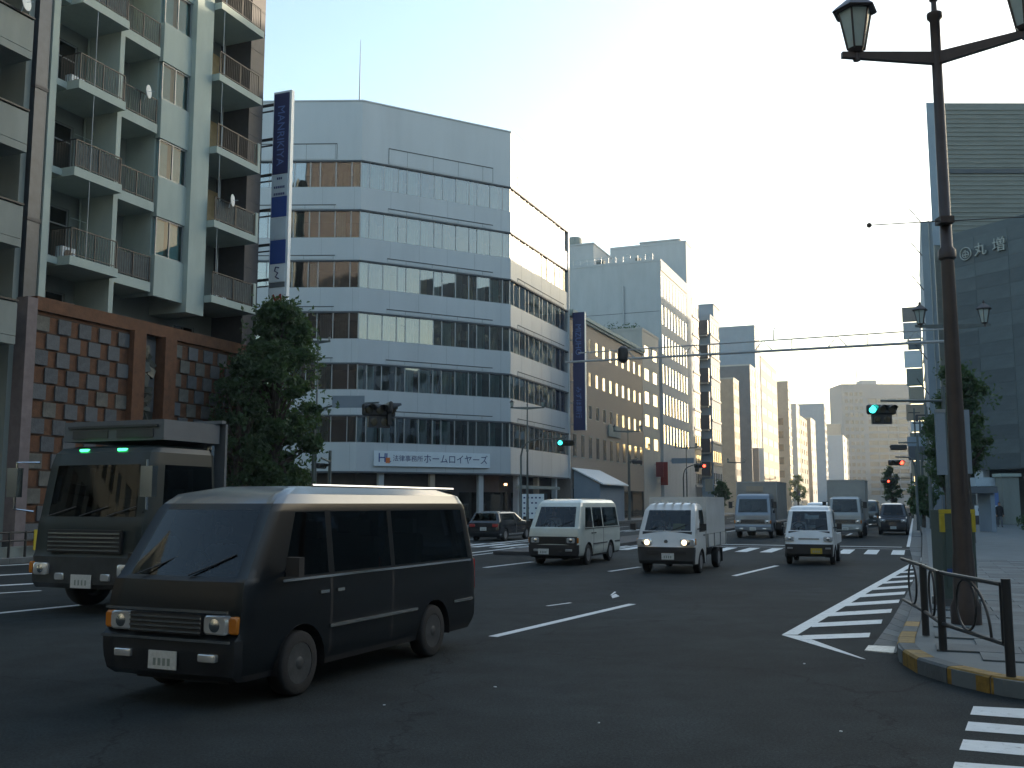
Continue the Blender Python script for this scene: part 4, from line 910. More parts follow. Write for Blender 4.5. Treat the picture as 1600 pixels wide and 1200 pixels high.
# ================================================================ VEHICLES
def interp(tab, z):
    if z <= tab[0][0]: return tab[0][1]
    for (a, va), (b_, vb) in zip(tab, tab[1:]):
        if z <= b_: return va + (vb - va) * (z - a) / (b_ - a) if b_ > a else vb
    return tab[-1][1]
def shell(spec):
    """vehicle skin from stacked plan sections; +x is forward. Returns {part: MB} sharing one grid."""
    xf, xr, hw, rc = spec['xf'], spec['xr'], spec['hw'], spec.get('rc', .1)
    wheels, wr = spec.get('wheels', []), spec.get('arch', .38); wz = spec.get('wz', .31)
    F0 = max(v for _, v in xf) - rc; R0 = min(v for _, v in xr) + rc
    Zs = set(spec['zs']); z = spec['z0']
    while z < spec['ztop']: Zs.add(round(z, 3)); z += spec.get('dz', .085)
    Zs.add(spec['ztop']); Zs = sorted(q for q in Zs if spec['z0'] <= q <= spec['ztop'])
    zz = [Zs[0]]
    for q in Zs[1:]:
        if q - zz[-1] > .022 or q in spec['zs']: zz.append(q)
    Zs = zz
    Xs = set([F0, R0] + [v for v in spec['xs'] if R0 < v < F0]); n = int((F0 - R0) / .11)
    for i in range(1, n): 
        v = R0 + (F0 - R0) * i / n
        if all(abs(v - u) > .035 for u in Xs): Xs.add(v)
    Xs = sorted(Xs, reverse=True); Ks = sorted(set(spec.get('ks', [-1, -.85, -.6, -.3, 0, .3, .6, .85, 1])))
    xb, xc = spec['xb'], spec['xc']; bulge = spec.get('bulge', .05)
    verts, loops = [], []
    # element descriptors for each vertical strip
    for z in Zs:
        w, f, r = interp(hw, z), interp(xf, z), interp(xr, z); row = []
        def side(sg, order):
            for X in order:
                if X > xb: x = xb + (X - xb) * ((f - rc) - xb) / (F0 - xb)
                elif X < xc: x = xc + (X - xc) * ((r + rc) - xc) / (R0 - xc)
                else: x = X
                y = w
                if X > xb: y = w - .035 * ((X - xb) / (F0 - xb)) ** 2
                row.append((x, sg * y, z))
        wf = w - .035
        for k in Ks: row.append((f + bulge * (1 - k * k) - bulge, k * (wf - rc), z))
        row.append((f - bulge * 0 - rc * .3, (wf - rc * .3), z)) if False else None
        fx = f - bulge * 0
        # corner front left
        c1 = (f - rc * .29 , wf - rc * .29, z); row.append(c1)
        side(1, Xs)
        row.append((r + rc * .29, w - rc * .29, z))
        for k in reversed(Ks): row.append((r, k * (w - rc), z))
        row.append((r + rc * .29, -(w - rc * .29), z))
        side(-1, list(reversed(Xs)))
        row.append((f - rc * .29, -(wf - rc * .29), z))
        # pull the straight front back so that the corner meets it
        loops.append(row)
    nK, nX = len(Ks), len(Xs); N = len(loops[0])
    desc = []
    for i in range(N):
        if i < nK - 1: desc.append(('front', (Ks[i] + Ks[i + 1]) / 2, 0))
        elif i < nK + 1: desc.append(('corner', 1, 1))
        elif i < nK + nX: desc.append(('side', (Xs[i - nK - 1] + Xs[i - nK]) / 2, 1))
        elif i < nK + nX + 2: desc.append(('rcorner', -1, 1))
        elif i < 2 * nK + nX + 1: j = i - (nK + nX + 2); desc.append(('rear', -(Ks[min(j, nK - 2)] + Ks[min(j + 1, nK - 1)]) / 2, 0))
        elif i < 2 * nK + nX + 3: desc.append(('rcorner', -1, -1))
        elif i < 2 * nK + 2 * nX + 2: j = i - (2 * nK + nX + 3); q = list(reversed(Xs)); desc.append(('side', (q[min(j, nX - 2)] + q[min(j + 1, nX - 1)]) / 2, -1))
        else: desc.append(('corner', 1, -1))
    V = [list(p) for row in loops for p in row]; fl = {}
    drop = {}; keep = []
    for li in range(len(Zs) - 1):
        zc = (Zs[li] + Zs[li + 1]) / 2
        for i in range(N):
            kind, a, sg = desc[i]; q = (li * N + i, li * N + (i + 1) % N, (li + 1) * N + (i + 1) % N, (li + 1) * N + i)
            if kind == 'side':
                cx = sum(V[t][0] for t in q) / 4
                if any((cx - wx) ** 2 + (zc - wz) ** 2 < wr * wr for wx in wheels):
                    for t in q: drop[t] = min(wheels, key=lambda w_: abs(w_ - cx))
                    continue
            keep.append((q, spec['assign'](kind, a, sg, zc)))
    for q, _ in keep:
        for t in q:
            if t in drop:
                wx = drop[t]; dx, dz = V[t][0] - wx, V[t][2] - wz; l = math.hypot(dx, dz)
                if l > .01 and V[t][2] > spec['z0'] + .01: V[t][0] = wx + dx / l * wr; V[t][2] = max(spec['z0'], wz + dz / l * wr)
                elif l > .01: V[t][0] = wx + math.copysign(math.sqrt(max(0, wr * wr - (V[t][2] - wz) ** 2)), dx)
    for q, p in keep:
        if p: fl.setdefault(p, []).append(q)
    top = tuple((len(Zs) - 1) * N + i for i in range(N)); fl.setdefault(spec.get('roof', 'body'), []).append(top)
    for p in [q_ for q_ in fl if any(w_ in q_ for w_ in ('side_window', 'door')) and q_ != 'door_seam']:
        fs = fl.pop(p); lf = [f_ for f_ in fs if sum(V[t][1] for t in f_) > 0]; rt = [f_ for f_ in fs if sum(V[t][1] for t in f_) <= 0]
        if lf: fl[p + '0'] = lf
        if rt: fl[p + '1'] = rt
    out = {}
    for p, fs in fl.items():
        ids = sorted(set(t for f_ in fs for t in f_)); mp = {t: i for i, t in enumerate(ids)}
        b = MB(); b.v = [tuple(V[t]) for t in ids]; b.f = [tuple(mp[t] for t in f_) for f_ in fs]; b.m = [0] * len(fs); out[p] = b
    return out
def wheel(par, x, y, r=.31, w=.19, steel=None, name='wheel', dual=False):
    if 'dark_van' in par.name or 'dump' in par.name: steel = mat('dim_wheel_steel', (.075, .08, .085), .5, .5, var=.3, scale=8)  # dimness put into the rim colour of the van and dump truck
    s = 1 if y > 0 else -1
    b = MB(); prof = [(r * .58, -w * .15), (r * .64, -w / 2), (r * .9, -w / 2), (r * .97, -w * .42), (r, -w * .25), (r, w * .25), (r * .97, w * .42), (r * .9, w / 2), (r * .64, w / 2), (r * .58, w * .15)]
    b.lathe(prof, 28, (0, 0, 0), 'y'); o = b.build(name, M['rubber'], par, smooth=True, loc=(x, y, r))
    q = MB(); h = s * w / 2; q.lathe([(r * .63, h * .96), (r * .60, h * .8), (r * .5, h * .62), (r * .3, h * .8), (r * .16, h * 1.02), (r * .05, h * 1.04)], 20, (0, 0, 0), 'y'); 
    for k in range(6): a = k * math.pi / 3; q.lathe([(r * .075, h * .60), (r * .075, h * .82)], 8, (math.cos(a) * r * .42, 0, math.sin(a) * r * .42), 'y', 1)
    q.build('rim', [steel or M['rim'], M['black']], o, smooth=True); return o
def mirror(par, x, y, z, m, big=False):
    s = 1 if y > 0 else -1; b = MB(); h = .34 if big else .18; w = .2 if big else .15
    b.obox((x + .1, y + s * .16, z), (.08, w, h), 0); b.tube([(x, y - s * .02, z - h * .3), (x + .08, y + s * .12, z - h * .2)], .018, 6)
    if big: b.tube([(x, y - s * .02, z + h * .6), (x + .08, y + s * .12, z + h * .4)], .014, 6)
    return b.build('mirror', m, par)
def plate_(par, x, y, z, m, w=.33, h=.165, s=1):
    b = MB(); b.box(x, x + .012 * s, y - w / 2, y + w / 2, z - h / 2, z + h / 2)
    for k in range(4): yy = y - w * .26 + k * w * .17; b.box(x + .012 * s, x + .014 * s, yy - .02, yy + .012, z - h * .3, z + h * .1, 1)
    return b.build('number_plate', [m, mat('worn_plate_ink', (.22, .26, .24), .6, var=.1)], par)
def lens(par, name, x, y, z, w, h, m, d=.03, rnd=True, s=1):
    b = MB(); n = 16 if rnd == 'c' else 8; pts = []
    if rnd == 'c': pts = [(math.cos(2 * math.pi * i / 20) * w / 2, math.sin(2 * math.pi * i / 20) * h / 2) for i in range(20)]
    else:
        c = min(w, h) * .22
        for (sx_, sy_, a0) in ((1, 1, 0), (-1, 1, 90), (-1, -1, 180), (1, -1, 270)):
            for k in range(3): a = R(a0 + 45 * k); pts.append((sx_ * (w / 2 - c) + math.cos(a) * c, sy_ * (h / 2 - c) + math.sin(a) * c))
    n = len(pts)
    b.add([(x - .03 * s, y + p[0], z + p[1]) for p in pts] + [(x + d * .6 * s, y + p[0], z + p[1]) for p in pts] + [(x + d * s, y + p[0] * .85, z + p[1] * .8) for p in pts],
          [tuple(range(2 * n, 3 * n))] + [(i, (i + 1) % n, n + (i + 1) % n, n + i) for i in range(n)] + [(n + i, n + (i + 1) % n, 2 * n + (i + 1) % n, 2 * n + i) for i in range(n)])
    o = b.build(name, m, par, smooth=True, ang=35)
    if name == 'headlight': q = MB(); rr = min(w, h) * .36; q.lathe([(rr, 0), (rr * .7, .008), (rr * .35, .012), (.004, .014)], 14, (x + (d + .001) * s, y, z), 'x'); q.build('reflector', M['chrome'], o, smooth=True)
    return o
def seats(par, xs, w, z=.75, m=None):
    for x in xs:
        for y in (-w * .5, w * .5):
            b = MB(); b.obox((x, y, z), (.5, .48, .16)); b.obox((x - .26, y, z + .36), (.14, .46, .62), ry=-.15); b.obox((x - .34, y, z + .77), (.09, .26, .17)); b.build('seat', m or M['seat'], par)
def steering(par, x, y, z):
    b = MB(); b.tube([(x + math.sin(a) * .05, y + math.cos(a) * .18, z + math.sin(a) * .17) for a in [i * math.pi / 8 for i in range(17)]], .014, 6, caps=False); b.tube([(x + .02, y, z), (x + .3, y, z - .25)], .025, 6)
    b.build('steering_wheel', M['black'], par)
def underside(par, L, w, z0=.2, z1=.55, xc=0):
    b = MB(); b.box(xc - L / 2, xc + L / 2, -w / 2, w / 2, z0, z1); b.build('chassis', M['black'], par)
def build_shell(par, spec, mats):
    out = shell(spec)
    for p, b in out.items():
        nm = p.rstrip('0123456789'); m = mats.get(p) or mats.get(nm) or mats['body']; b.build(nm, m, par, smooth=True, ang=32)
def arches(par, xs, hw, r, wz):
    for x in xs:
        for s in (1, -1):
            b = MB(); n = 14; v = []
            for i in range(n + 1):
                a = math.pi * i / n * 1.1 - .05 * math.pi
                for y in (hw - .005, hw - .3): v.append((x + math.cos(a) * r, s * y, wz + math.sin(a) * r))
            b.add(v, [(2 * i, 2 * i + 1, 2 * i + 3, 2 * i + 2) for i in range(n)]); b.add([(x + math.cos(a_) * r, s * (hw - .3), wz + math.sin(a_) * r) for a_ in [math.pi * i / n * 1.1 - .05 * math.pi for i in range(n + 1)]], [tuple(range(n + 1))])
            b.build('wheel_arch', M['black'], par)
HEAD = math.pi + (math.pi / 2 - ANG)          # heading of traffic coming towards us along the street
def place_at(px, py, x_off, y_off, heading):
    """ground point under local (x_off, y_off) of the vehicle -> origin of the vehicle"""
    p = G(px, py); c, s_ = math.cos(heading), math.sin(heading); return Vector((p.x - (x_off * c - y_off * s_), p.y - (x_off * s_ + y_off * c), 0))

def van(name, label, cat, loc, rz, pc, L=4.7, Wd=1.69, H=1.98, tint=None, bumper=None, trim=None, plate='plate', roofhi=None, group=None, lightstyle='square', dark=False):
    r_ = thing(name, label, cat, loc, rz, group); h = L / 2; g_ = tint or GLC; k = H / 1.98
    def Z(v): return v * k
    ws0, ws1, sw0, sw1 = Z(1.14), Z(1.74), Z(1.12), Z(1.72)
    wx = [h - .95, -h + 1.2]
    spec = dict(z0=.24, ztop=H, zs=[.3, .52, .62, Z(.85), sw0 - .02, sw0, ws0, ws1, sw1, Z(1.80)], xs=[h - .55, h - .57, h - 1.42, h - 1.46, h - 1.40, h - 1.5, -.25, -.21, -.29, -.2, -h + 1.28, -h + 1.24, -h + .25, h - .68],
        xb=h - 1.4, xc=-h + .9, rc=.11, bulge=.05, wheels=wx, arch=.385, wz=.30,
        xf=[(.24, h - .12), (.3, h - .03), (.5, h), (.62, h), (.66, h - .05), (Z(.95), h - .08), (Z(1.1), h - .12), (ws0, h - .17), (ws1, h - .56), (Z(1.86), h - .70), (Z(1.94), h - .88), (H, h - 1.3)],
        xr=[(.24, -h + .1), (.35, -h), (.62, -h), (.66, -h + .03), (1.05, -h + .03), (Z(1.75), -h + .17), (Z(1.92), -h + .26), (H, -h + .5)],
        hw=[(.24, Wd / 2 - .06), (.4, Wd / 2 - .015), (.9, Wd / 2), (Z(1.05), Wd / 2 - .01), (Z(1.12), Wd / 2 - .02), (Z(1.75), Wd / 2 - .095), (Z(1.86), Wd / 2 - .13), (Z(1.94), Wd / 2 - .2), (H, Wd / 2 - .4)],
        ks=[-1, -.93, -.7, -.45, -.2, .2, .45, .7, .93, 1])
    def asg(kind, a, sg, z):
        if z > ws1 + .001 and z > sw1: return 'body' if z < Z(1.84) else 'roof'
        if kind == 'front':
            if ws0 < z < ws1 and abs(a) < .95: return 'windscreen'
            if z < .62: return 'front_bumper'
        if kind == 'corner' and z < .62: return 'front_bumper'
        if kind == 'rear':
            if sw0 < z < sw1 and abs(a) < .9: return 'rear_window'
            if z < .6: return 'rear_bumper'
        if kind == 'rcorner' and z < .6: return 'rear_bumper'
        if kind == 'side':
            if sw0 < z < sw1:
                if h - 1.40 < a < h - .56: return 'front_side_window'
                if -.2 < a < h - 1.5: return 'sliding_door_window'
                if -h + .25 < a < -.29: return 'rear_side_window'
            if z < sw0 - .02 and z > .32:
                if h - 1.46 < a < h - 1.42 or -.25 < a < -.21: return 'door_seam'
            if z < .3: return 'sill_trim'
            if .3 < z < sw0 and h - 1.42 < a < h - .55: return 'front_door'
            if .3 < z < sw0 and -.21 < a < h - 1.46: return 'sliding_door'
        return 'body'
    spec['assign'] = asg
    mats = dict(body=pc, roof=roofhi or pc, windscreen=GLC if not dark else g_, front_side_window=g_, sliding_door_window=g_, rear_side_window=g_, rear_window=g_, door_seam=M['black'], front_bumper=bumper or pc, rear_bumper=bumper or pc, sill_trim=M['black'], front_door=pc, sliding_door=pc)
    build_shell(r_, spec, mats); underside(r_, L - .5, Wd - .62); arches(r_, wx, Wd / 2, .385, .30)
    for x in wx:
        for s in (1, -1): wheel(r_, x, s * (Wd / 2 - .12), .31, .19)
    # window rubbers
    zt_ = interp(spec['xf'], ws1)
    for s in (1, -1):
        for (x0, x1, nm) in ((-h + .23, h - .5, 0),):
            b = MB(); b.box(x0, h - .62, s * (Wd / 2 - .012) - .008, s * (Wd / 2 - .012) + .012, sw0 - .045, sw0 - .02); b.build('belt_moulding', M['black'] if not dark else M['chrome'], r_)
        b = MB(); b.box(-h + 1.65, h - 1.4, s * (Wd / 2 - .01), s * (Wd / 2 + .014), .60, .635); b.build('side_moulding', trim or M['black'], r_); b = MB(); b.box(-h + .2, -h + .72, s * (Wd / 2 - .01), s * (Wd / 2 + .012), .60, .635); b.build('side_moulding', trim or M['black'], r_)
        b = MB(); b.box(h - 1.35, h - 1.2, s * (Wd / 2 - .01), s * (Wd / 2 + .03), .93 * k, .96 * k); b.box(h - 1.62, h - 1.5, s * (Wd / 2 - .01), s * (Wd / 2 + .03), .93 * k, .96 * k); b.build('door_handle', M['black'] if not dark else M['chrome'], r_)
        mirror(r_, h - .72, s * (Wd / 2 - .03), Z(1.22), M['black'])
    # front face
    b = MB(); b.box(h - .06, h + .0, -.42, .42, .66, .84, 0)
    for i in range(4): b.box(h + .0, h + .012, -.42, .42, .675 + .042 * i, .69 + .042 * i, 1)
    b.build('grille', [M['black'], M['chrome'] if dark else M['black']], r_)
    for s in (1, -1):
        lens(r_, 'headlight', h - .07, s * .56, .75, .28, .17, M['headlamp'], .05); lens(r_, 'indicator', h - .1, s * .74, .75, .09, .16, M['amber'], .05)
        lens(r_, 'fog_lamp', h - .01, s * .5, .46, .2, .07, M['headlamp'] if dark else M['steel'], .02)
        lens(r_, 'tail_light', -h + .04, s * (Wd / 2 - .13), .92, .16, .42, M['redlight'], .04, s=-1)
    plate_(r_, h + .005, -.28 if not dark else 0, .42, M[plate]); plate_(r_, -h - .01, 0, .75, M[plate], s=-1)
    b = MB(); x0, x1 = interp(spec['xf'], ws0 + .02), interp(spec['xf'], ws0 + .28)
    for y in (-.5, .12): b = MB(); b.tube([(x0 + .03, y, ws0 + .01), ((x0 + x1) / 2 + .035, y + .22, ws0 + .1), (x1 + .03, y + .42, ws0 + .2)], .009, 5); b.build('wiper', M['black'], r_)
    b = MB(); b.box(h - 1.0, h - .45, -Wd / 2 + .12, Wd / 2 - .12, Z(.9), Z(1.1)); b.build('dashboard', M['seat'], r_)
    seats(r_, [h - 1.3, .1, -.9], .42 * 2, .8); steering(r_, h - .85, -.38, Z(1.18))
    b = MB(); b.box(h - .95, h - .91, -.1, .1, Z(1.66), Z(1.72)); b.build('rear_view_mirror', M['black'], r_)
    if not dark and bumper is M['black']:
        b = MB(); b.box(h - .09, h - .028, -Wd / 2 + .1, Wd / 2 - .1, .60, .86); b.build('front_band', M['black'], r_)
    if dark:
        b = MB(); b.tube([(-h + .35, s_ * (Wd / 2 - .22), H + .0) for s_ in (1,)] + [(h - 1.35, Wd / 2 - .22, H + .0)], .018, 6); b.build('roof_rail', M['chrome'], r_)
    return r_

def cab_shell(r_, pc, xf0, xback, Wd, H, ws0, ws1, slope, bumper_h, bumper_m, wheels, arch, wz, glassm=None, z0=.3, roundtop=.12, seam=True, rc=.09):
    spec = dict(z0=z0, ztop=H, zs=[bumper_h, ws0, ws1, ws0 - .04, H - .14, H - .05], xs=[xf0 - .42, xf0 - .40, xf0 - .38, xback + .16, xback + .1, xback + .12, xf0 - .5], xb=xback + .14, xc=xback + .05, rc=rc, bulge=.05, wheels=wheels, arch=arch, wz=wz,
        xf=[(z0, xf0 - .06), (z0 + .08, xf0), (bumper_h, xf0), (bumper_h + .03, xf0 - .03), (ws0 - .12, xf0 - .03 - slope * .25), (ws0, xf0 - .05 - slope * .4), (ws1, xf0 - .05 - slope * 1.25), (H - .14, xf0 - .1 - slope * 1.4), (H - .05, xf0 - .18 - slope * 1.6), (H, xf0 - .4 - slope * 1.8)],
        xr=[(z0, xback), (H - .12, xback), (H, xback + .12)],
        hw=[(z0, Wd / 2 - .03), (.6, Wd / 2), (ws0, Wd / 2 - .01), (ws1, Wd / 2 - roundtop * .6), (H - .14, Wd / 2 - roundtop * .8), (H - .05, Wd / 2 - roundtop * 1.2), (H, Wd / 2 - roundtop * 2.2)],
        ks=[-1, -.93, -.6, -.3, 0, .3, .6, .93, 1])
    def asg(kind, a, sg, z):
        if z > ws1: return 'roof' if z > H - .14 else 'cab'
        if kind in ('front',):
            if ws0 < z < ws1 and abs(a) < .95: return 'windscreen'
            if z < bumper_h: return 'front_bumper'
        if kind == 'corner' and z < bumper_h: return 'front_bumper'
        if kind == 'rear' and ws0 + .1 < z < ws1 - .05 and abs(a) < .6: return 'rear_window'
        if kind == 'side':
            if ws0 - .04 < z < ws1 and xback + .16 < a < xf0 - .42: return 'side_window'
            if z < ws0 - .04 and z > bumper_h * .9 and xback + .1 < a < xback + .12: return 'door_seam'
            if z < ws0 - .04 and z > bumper_h * .9 and xback + .12 < a < xf0 - .40: return 'door'
        return 'cab'
    spec['assign'] = asg; g_ = glassm or GLC
    build_shell(r_, spec, dict(body=pc, cab=pc, roof=pc, door=pc, windscreen=g_, side_window=g_, rear_window=g_, front_bumper=bumper_m, door_seam=M['black'])); return spec
def wipers(r_, spec, ws0, ys=(-.5, .12), ln=.4):
    x0, x1 = interp(spec['xf'], ws0 + .02), interp(spec['xf'], ws0 + .26)
    for y in ys: b = MB(); b.tube([(x0 + .03, y, ws0 + .01), (x1 + .04, y + ln, ws0 + .17)], .01, 5); b.build('wiper', M['black'], r_)

def person_mesh(joints, edges, radii, mats, pick, sub=2):
    me = bpy.data.meshes.new('b'); me.from_pydata(joints, edges, []); o = bpy.data.objects.new('b', me); COL.objects.link(o)
    o.modifiers.new('s', 'SKIN'); sv = me.skin_vertices[0].data
    for i, r in enumerate(radii): sv[i].radius = (r, r) if not isinstance(r, tuple) else r
    sv[0].use_root = True
    md = o.modifiers.new('u', 'SUBSURF'); md.levels = sub; md.render_levels = sub
    bpy.context.view_layer.update(); m2 = bpy.data.meshes.new_from_object(o.evaluated_get(bpy.context.evaluated_depsgraph_get())); bpy.data.objects.remove(o)
    for m in mats: m2.materials.append(m)
    for p in m2.polygons: p.material_index = pick(p.center); p.use_smooth = True
    return m2
def head_mesh(r=.1):
    b = MB(); prof = [(.002, -1.25), (.35, -1.2), (.62, -1.0), (.78, -.6), (.84, -.1), (.86, .35), (.76, .75), (.5, 1.03), (.2, 1.14), (.002, 1.16)]
    b.lathe([(a * r, h * r) for a, h in prof], 16); v = []
    for (x, y, z) in b.v:
        x *= 1.12
        if x > 0 and z < -.5 * r: x *= 1.08
        v.append((x, y * .93, z))
    b.v = v; b.obox((r * .98, 0, -.1 * r), (.3 * r, .22 * r, .45 * r), 0, 0, 0, -.3)
    for s in (1, -1): b.obox((r * .85, s * .33 * r, .12 * r), (.1 * r, .2 * r, .1 * r), 0, 1); b.obox((-.05 * r, s * .82 * r, -.05 * r), (.25 * r, .12 * r, .45 * r), 0, 0)
    b.obox((r * .86, 0, -.62 * r), (.1 * r, .4 * r, .07 * r), 0, 2)
    return b.mesh('head', [M['skin'], M['hair'], mat('lips', (.25, .09, .07), .6, var=0)], True, 60)
def hair_mesh(r=.1):
    b = MB(); b.lathe([(.9 * r, .15 * r), (.93 * r, .45 * r), (.82 * r, .85 * r), (.5 * r, 1.14 * r), (.01, 1.25 * r)], 14); b.v = [(x * 1.12 - .1 * r - (.0 if z > .3 * r else .08 * r), y * .95, z) for x, y, z in b.v]
    b.obox((-.75 * r, 0, -.05 * r), (.5 * r, 1.5 * r, .9 * r)); return b.mesh('hair', M['hair'], True, 60)
def hand_pts(J, E, Rr, wrist, d, up, side=1):
    """adds palm and five fingers to a skin skeleton"""
    base = len(J); d = d.normalized(); n = up.normalized(); w = d.cross(n).normalized() * side
    J.append(tuple(Vector(J[wrist]) + d * .07)); Rr.append(.026); E.append((wrist, base))
    for i, (o, l) in enumerate(((-.027, .06), (-.009, .07), (.009, .066), (.026, .05))):
        a = Vector(J[base]) + d * .02 + w * o; k1 = len(J); J.append(tuple(a)); Rr.append(.0095); E.append((base, k1))
        m = a + d * l * .5 - n * .012; J.append(tuple(m)); Rr.append(.009); E.append((k1, k1 + 1)); J.append(tuple(m + d * l * .35 - n * .03)); Rr.append(.008); E.append((k1 + 1, k1 + 2))
    k1 = len(J); J.append(tuple(Vector(J[wrist]) + d * .03 - w * .035)); Rr.append(.012); E.append((wrist, k1)); J.append(tuple(Vector(J[wrist]) + d * .07 - w * .05 - n * .02)); Rr.append(.01); E.append((k1, k1 + 1))
def driver(label, loc, rz, scale=1.0):
    """seated, hands forward on the wheel; origin on the seat, +x forward"""
    J = [(0, 0, .1), (0, 0, .32), (.0, 0, .5), (.02, 0, .6), (-.0, .2, .49), (.14, .27, .28), (.36, .16, .34), (-.0, -.2, .49), (.14, -.27, .28), (.36, -.16, .34), (.4, .1, .08), (.5, .1, -.3), (.4, -.1, .08), (.5, -.1, -.3), (.62, .1, -.34), (.62, -.1, -.34)]
    E = [(0, 1), (1, 2), (2, 3), (2, 4), (4, 5), (5, 6), (2, 7), (7, 8), (8, 9), (0, 10), (10, 11), (0, 12), (12, 13), (11, 14), (13, 15)]
    Rr = [(.15, .13), (.15, .12), (.13, .11), .055, .065, .045, .03, .065, .045, .03, .075, .05, .075, .05, .04, .04]
    hand_pts(J, E, Rr, 6, Vector((.8, -.3, .2)), Vector((0, .2, 1)), 1); hand_pts(J, E, Rr, 9, Vector((.8, .3, .2)), Vector((0, -.2, 1)), -1)
    def pick(c): return 0 if (c.x > .33 and c.z > .2) or c.z > .56 else (1 if c.z > .14 else 2)
    p = thing('person', label, 'person', loc, rz); p.scale = (scale,) * 3
    put('body', person_mesh(J, E, Rr, [M['skin'], M['shirt'], M['coat']], pick), p)
    hd = put('head', head_mesh(.098), p, (.05, 0, .74)); put('hair', hair_mesh(.098), hd); return p

# --- dark van sweeping past
PK = paint('black_van_paint', (.008, .011, .014), .3, dirt=.1); PK.node_tree.nodes['Principled BSDF'].inputs['Coat Weight'].default_value = .04; PK.node_tree.nodes['Principled BSDF'].inputs['Specular IOR Level'].default_value = .3
hd = math.pi + math.pi / 2 - math.atan(700 / 1568)
loc = place_at(455, 1086, 4.85 / 2 - .95, 1.72 / 2 - .12, hd)
DV = van('dark_van', 'black van with chrome bumper strip and silver roof edge crossing the foreground', 'van', loc, hd, PK, L=4.85, Wd=1.72, H=2.03, tint=GLCD, bumper=paint('black_bumper', (.02, .022, .026), .35), trim=M['chrome'], dark=True, roofhi=paint('silver_roof', (.12, .14, .16), .28, .3))
b = MB(); h = 4.85 / 2; b.box(h - .03, h + .012, -.72, .72, .86, .885); b.box(h + .0, h + .02, -.76, .76, .60, .625); b.build('chrome_strip', M['chrome'], DV)
# --- grey-white van
PWt = paint('white_van_paint', (.50, .53, .48), .35); PSv = paint('silver_white_paint', (.50, .52, .52), .32)
hd2 = HEAD
loc = place_at(843, 881, 4.69 / 2 - .95, -(1.69 / 2 - .12), hd2)
van('white_van', 'old off white van with black bumper, left of the white light truck', 'van', loc, hd2, PWt, L=4.5, H=1.98, bumper=M['black'])
# --- light truck
def light_truck(loc, hd):
    r_ = thing('light_truck', 'white light truck with a tall cargo box and a grey lower bumper', 'truck', loc, hd)
    pc = paint('truck_white', (.56, .55, .52), .3); gb = mat('grey_bumper_plastic', (.03, .032, .034), .55, var=.15)
    sp = cab_shell(r_, pc, 2.15, .72, 1.63, 1.86, 1.12, 1.66, .42, .70, gb, [1.35], .36, .29, z0=.26, rc=.1)
    underside(r_, 3.9, .9, .35, .6, -.1); arches(r_, [1.35], .815, .36, .29)
    for x in (1.35, -1.25):
        for s in (1, -1): wheel(r_, x, s * .69, .29, .18)
    for s in (1, -1):
        lens(r_, 'headlight', 2.06, s * .58, .82, .40, .2, M['headlamp'], .08); lens(r_, 'indicator', 2.02, s * .765, .84, .05, .16, M['amber'], .07); mirror(r_, 1.72, s * .79, 1.22, M['black'])
        b = MB(); b.box(1.0, 1.14, s * .81, s * .835, .98, 1.01); b.build('door_handle', M['black'], r_)
    for s in (1, -1): b = MB(); b.lathe([(.07, 0), (.06, .02), (.01, .03)], 14, (2.15, s * .50, .82), 'x'); b.build('lit_bulb', mat('warm_lit_lamp', (.6, .5, .3), .3, var=0, emit=(1, .72, .42), estr=1.5), r_, smooth=True)
    b = MB(); b.box(2.15, 2.162, -.55, .55, .52, .6); b.build('air_intake', M['black'], r_)
    b = MB(); b.lathe([(.055, 0), (.05, .012)], 14, (2.08, 0, .84), 'x'); b.build('badge', M['chrome'], r_)
    plate_(r_, 2.155, .06, .46, M['plate']); wipers(r_, sp, 1.12)
    b = MB(); b.box(1.5, 1.95, -.66, .66, .92, 1.1); b.build('dashboard', M['seat'], r_); seats(r_, [1.15], .8, .82); steering(r_, 1.5, -.36, 1.2)
    b = MB(); b.box(1.62, 1.66, .1, .42, 1.16, 1.3); b.build('dashboard_card', mat('yellow_card', (.5, .5, .2), .6, var=0), r_)
    # low sided bed and cargo box
    b = MB(); b.box(-2.2, .62, -.8, .8, .64, .72); b.build('bed_floor', M['steel'], r_)
    for s in (1, -1):
        b = MB(); b.box(-2.2, .62, s * .8 - .02, s * .8 + .02, .66, 1.0); b.build('bed_side', pc, r_)
        b = MB()
        for k in range(4): b.box(-2.2 + k * .93, -2.16 + k * .93, s * .8 + (.021 if s > 0 else -.05), s * .8 + (.05 if s > 0 else -.021), .64, 1.02)
        b.build('stake', M['steel'], r_)
    b = MB(); b.box(-2.18, .58, -.77, .77, 1.01, 1.95); b.build('cargo_box', mat('box_panel', (.20, .23, .22), .35, .2, var=.2, scale=2), r_)
    b = MB(); b.box(-2.2, .62, -.8, .8, 1.951, 2.02); b.box(-2.2, .62, .775, .8, 1.01, 1.95); b.box(.585, .62, -.8, .774, 1.01, 1.95); b.build('box_frame', pc, r_)
    for k in range(5): b = MB(); b.box(.45, 1.5, -.5 + k * .24, -.44 + k * .24, 1.86, 1.885); b.build('roof_rib', pc, r_)
    b = MB(); b.box(-2.23, -2.2, -.8, .8, .66, 1.0); b.build('tailgate', pc, r_)
    for s in (1, -1): b = MB(); b.box(-1.75, -1.72, s * .69 - .11, s * .69 + .11, .15, .55); b.build('mud_flap', M['black'], r_)
    return r_
light_truck(place_at(1012, 893, 1.35 - .3 + .3, -.69, HEAD), HEAD)
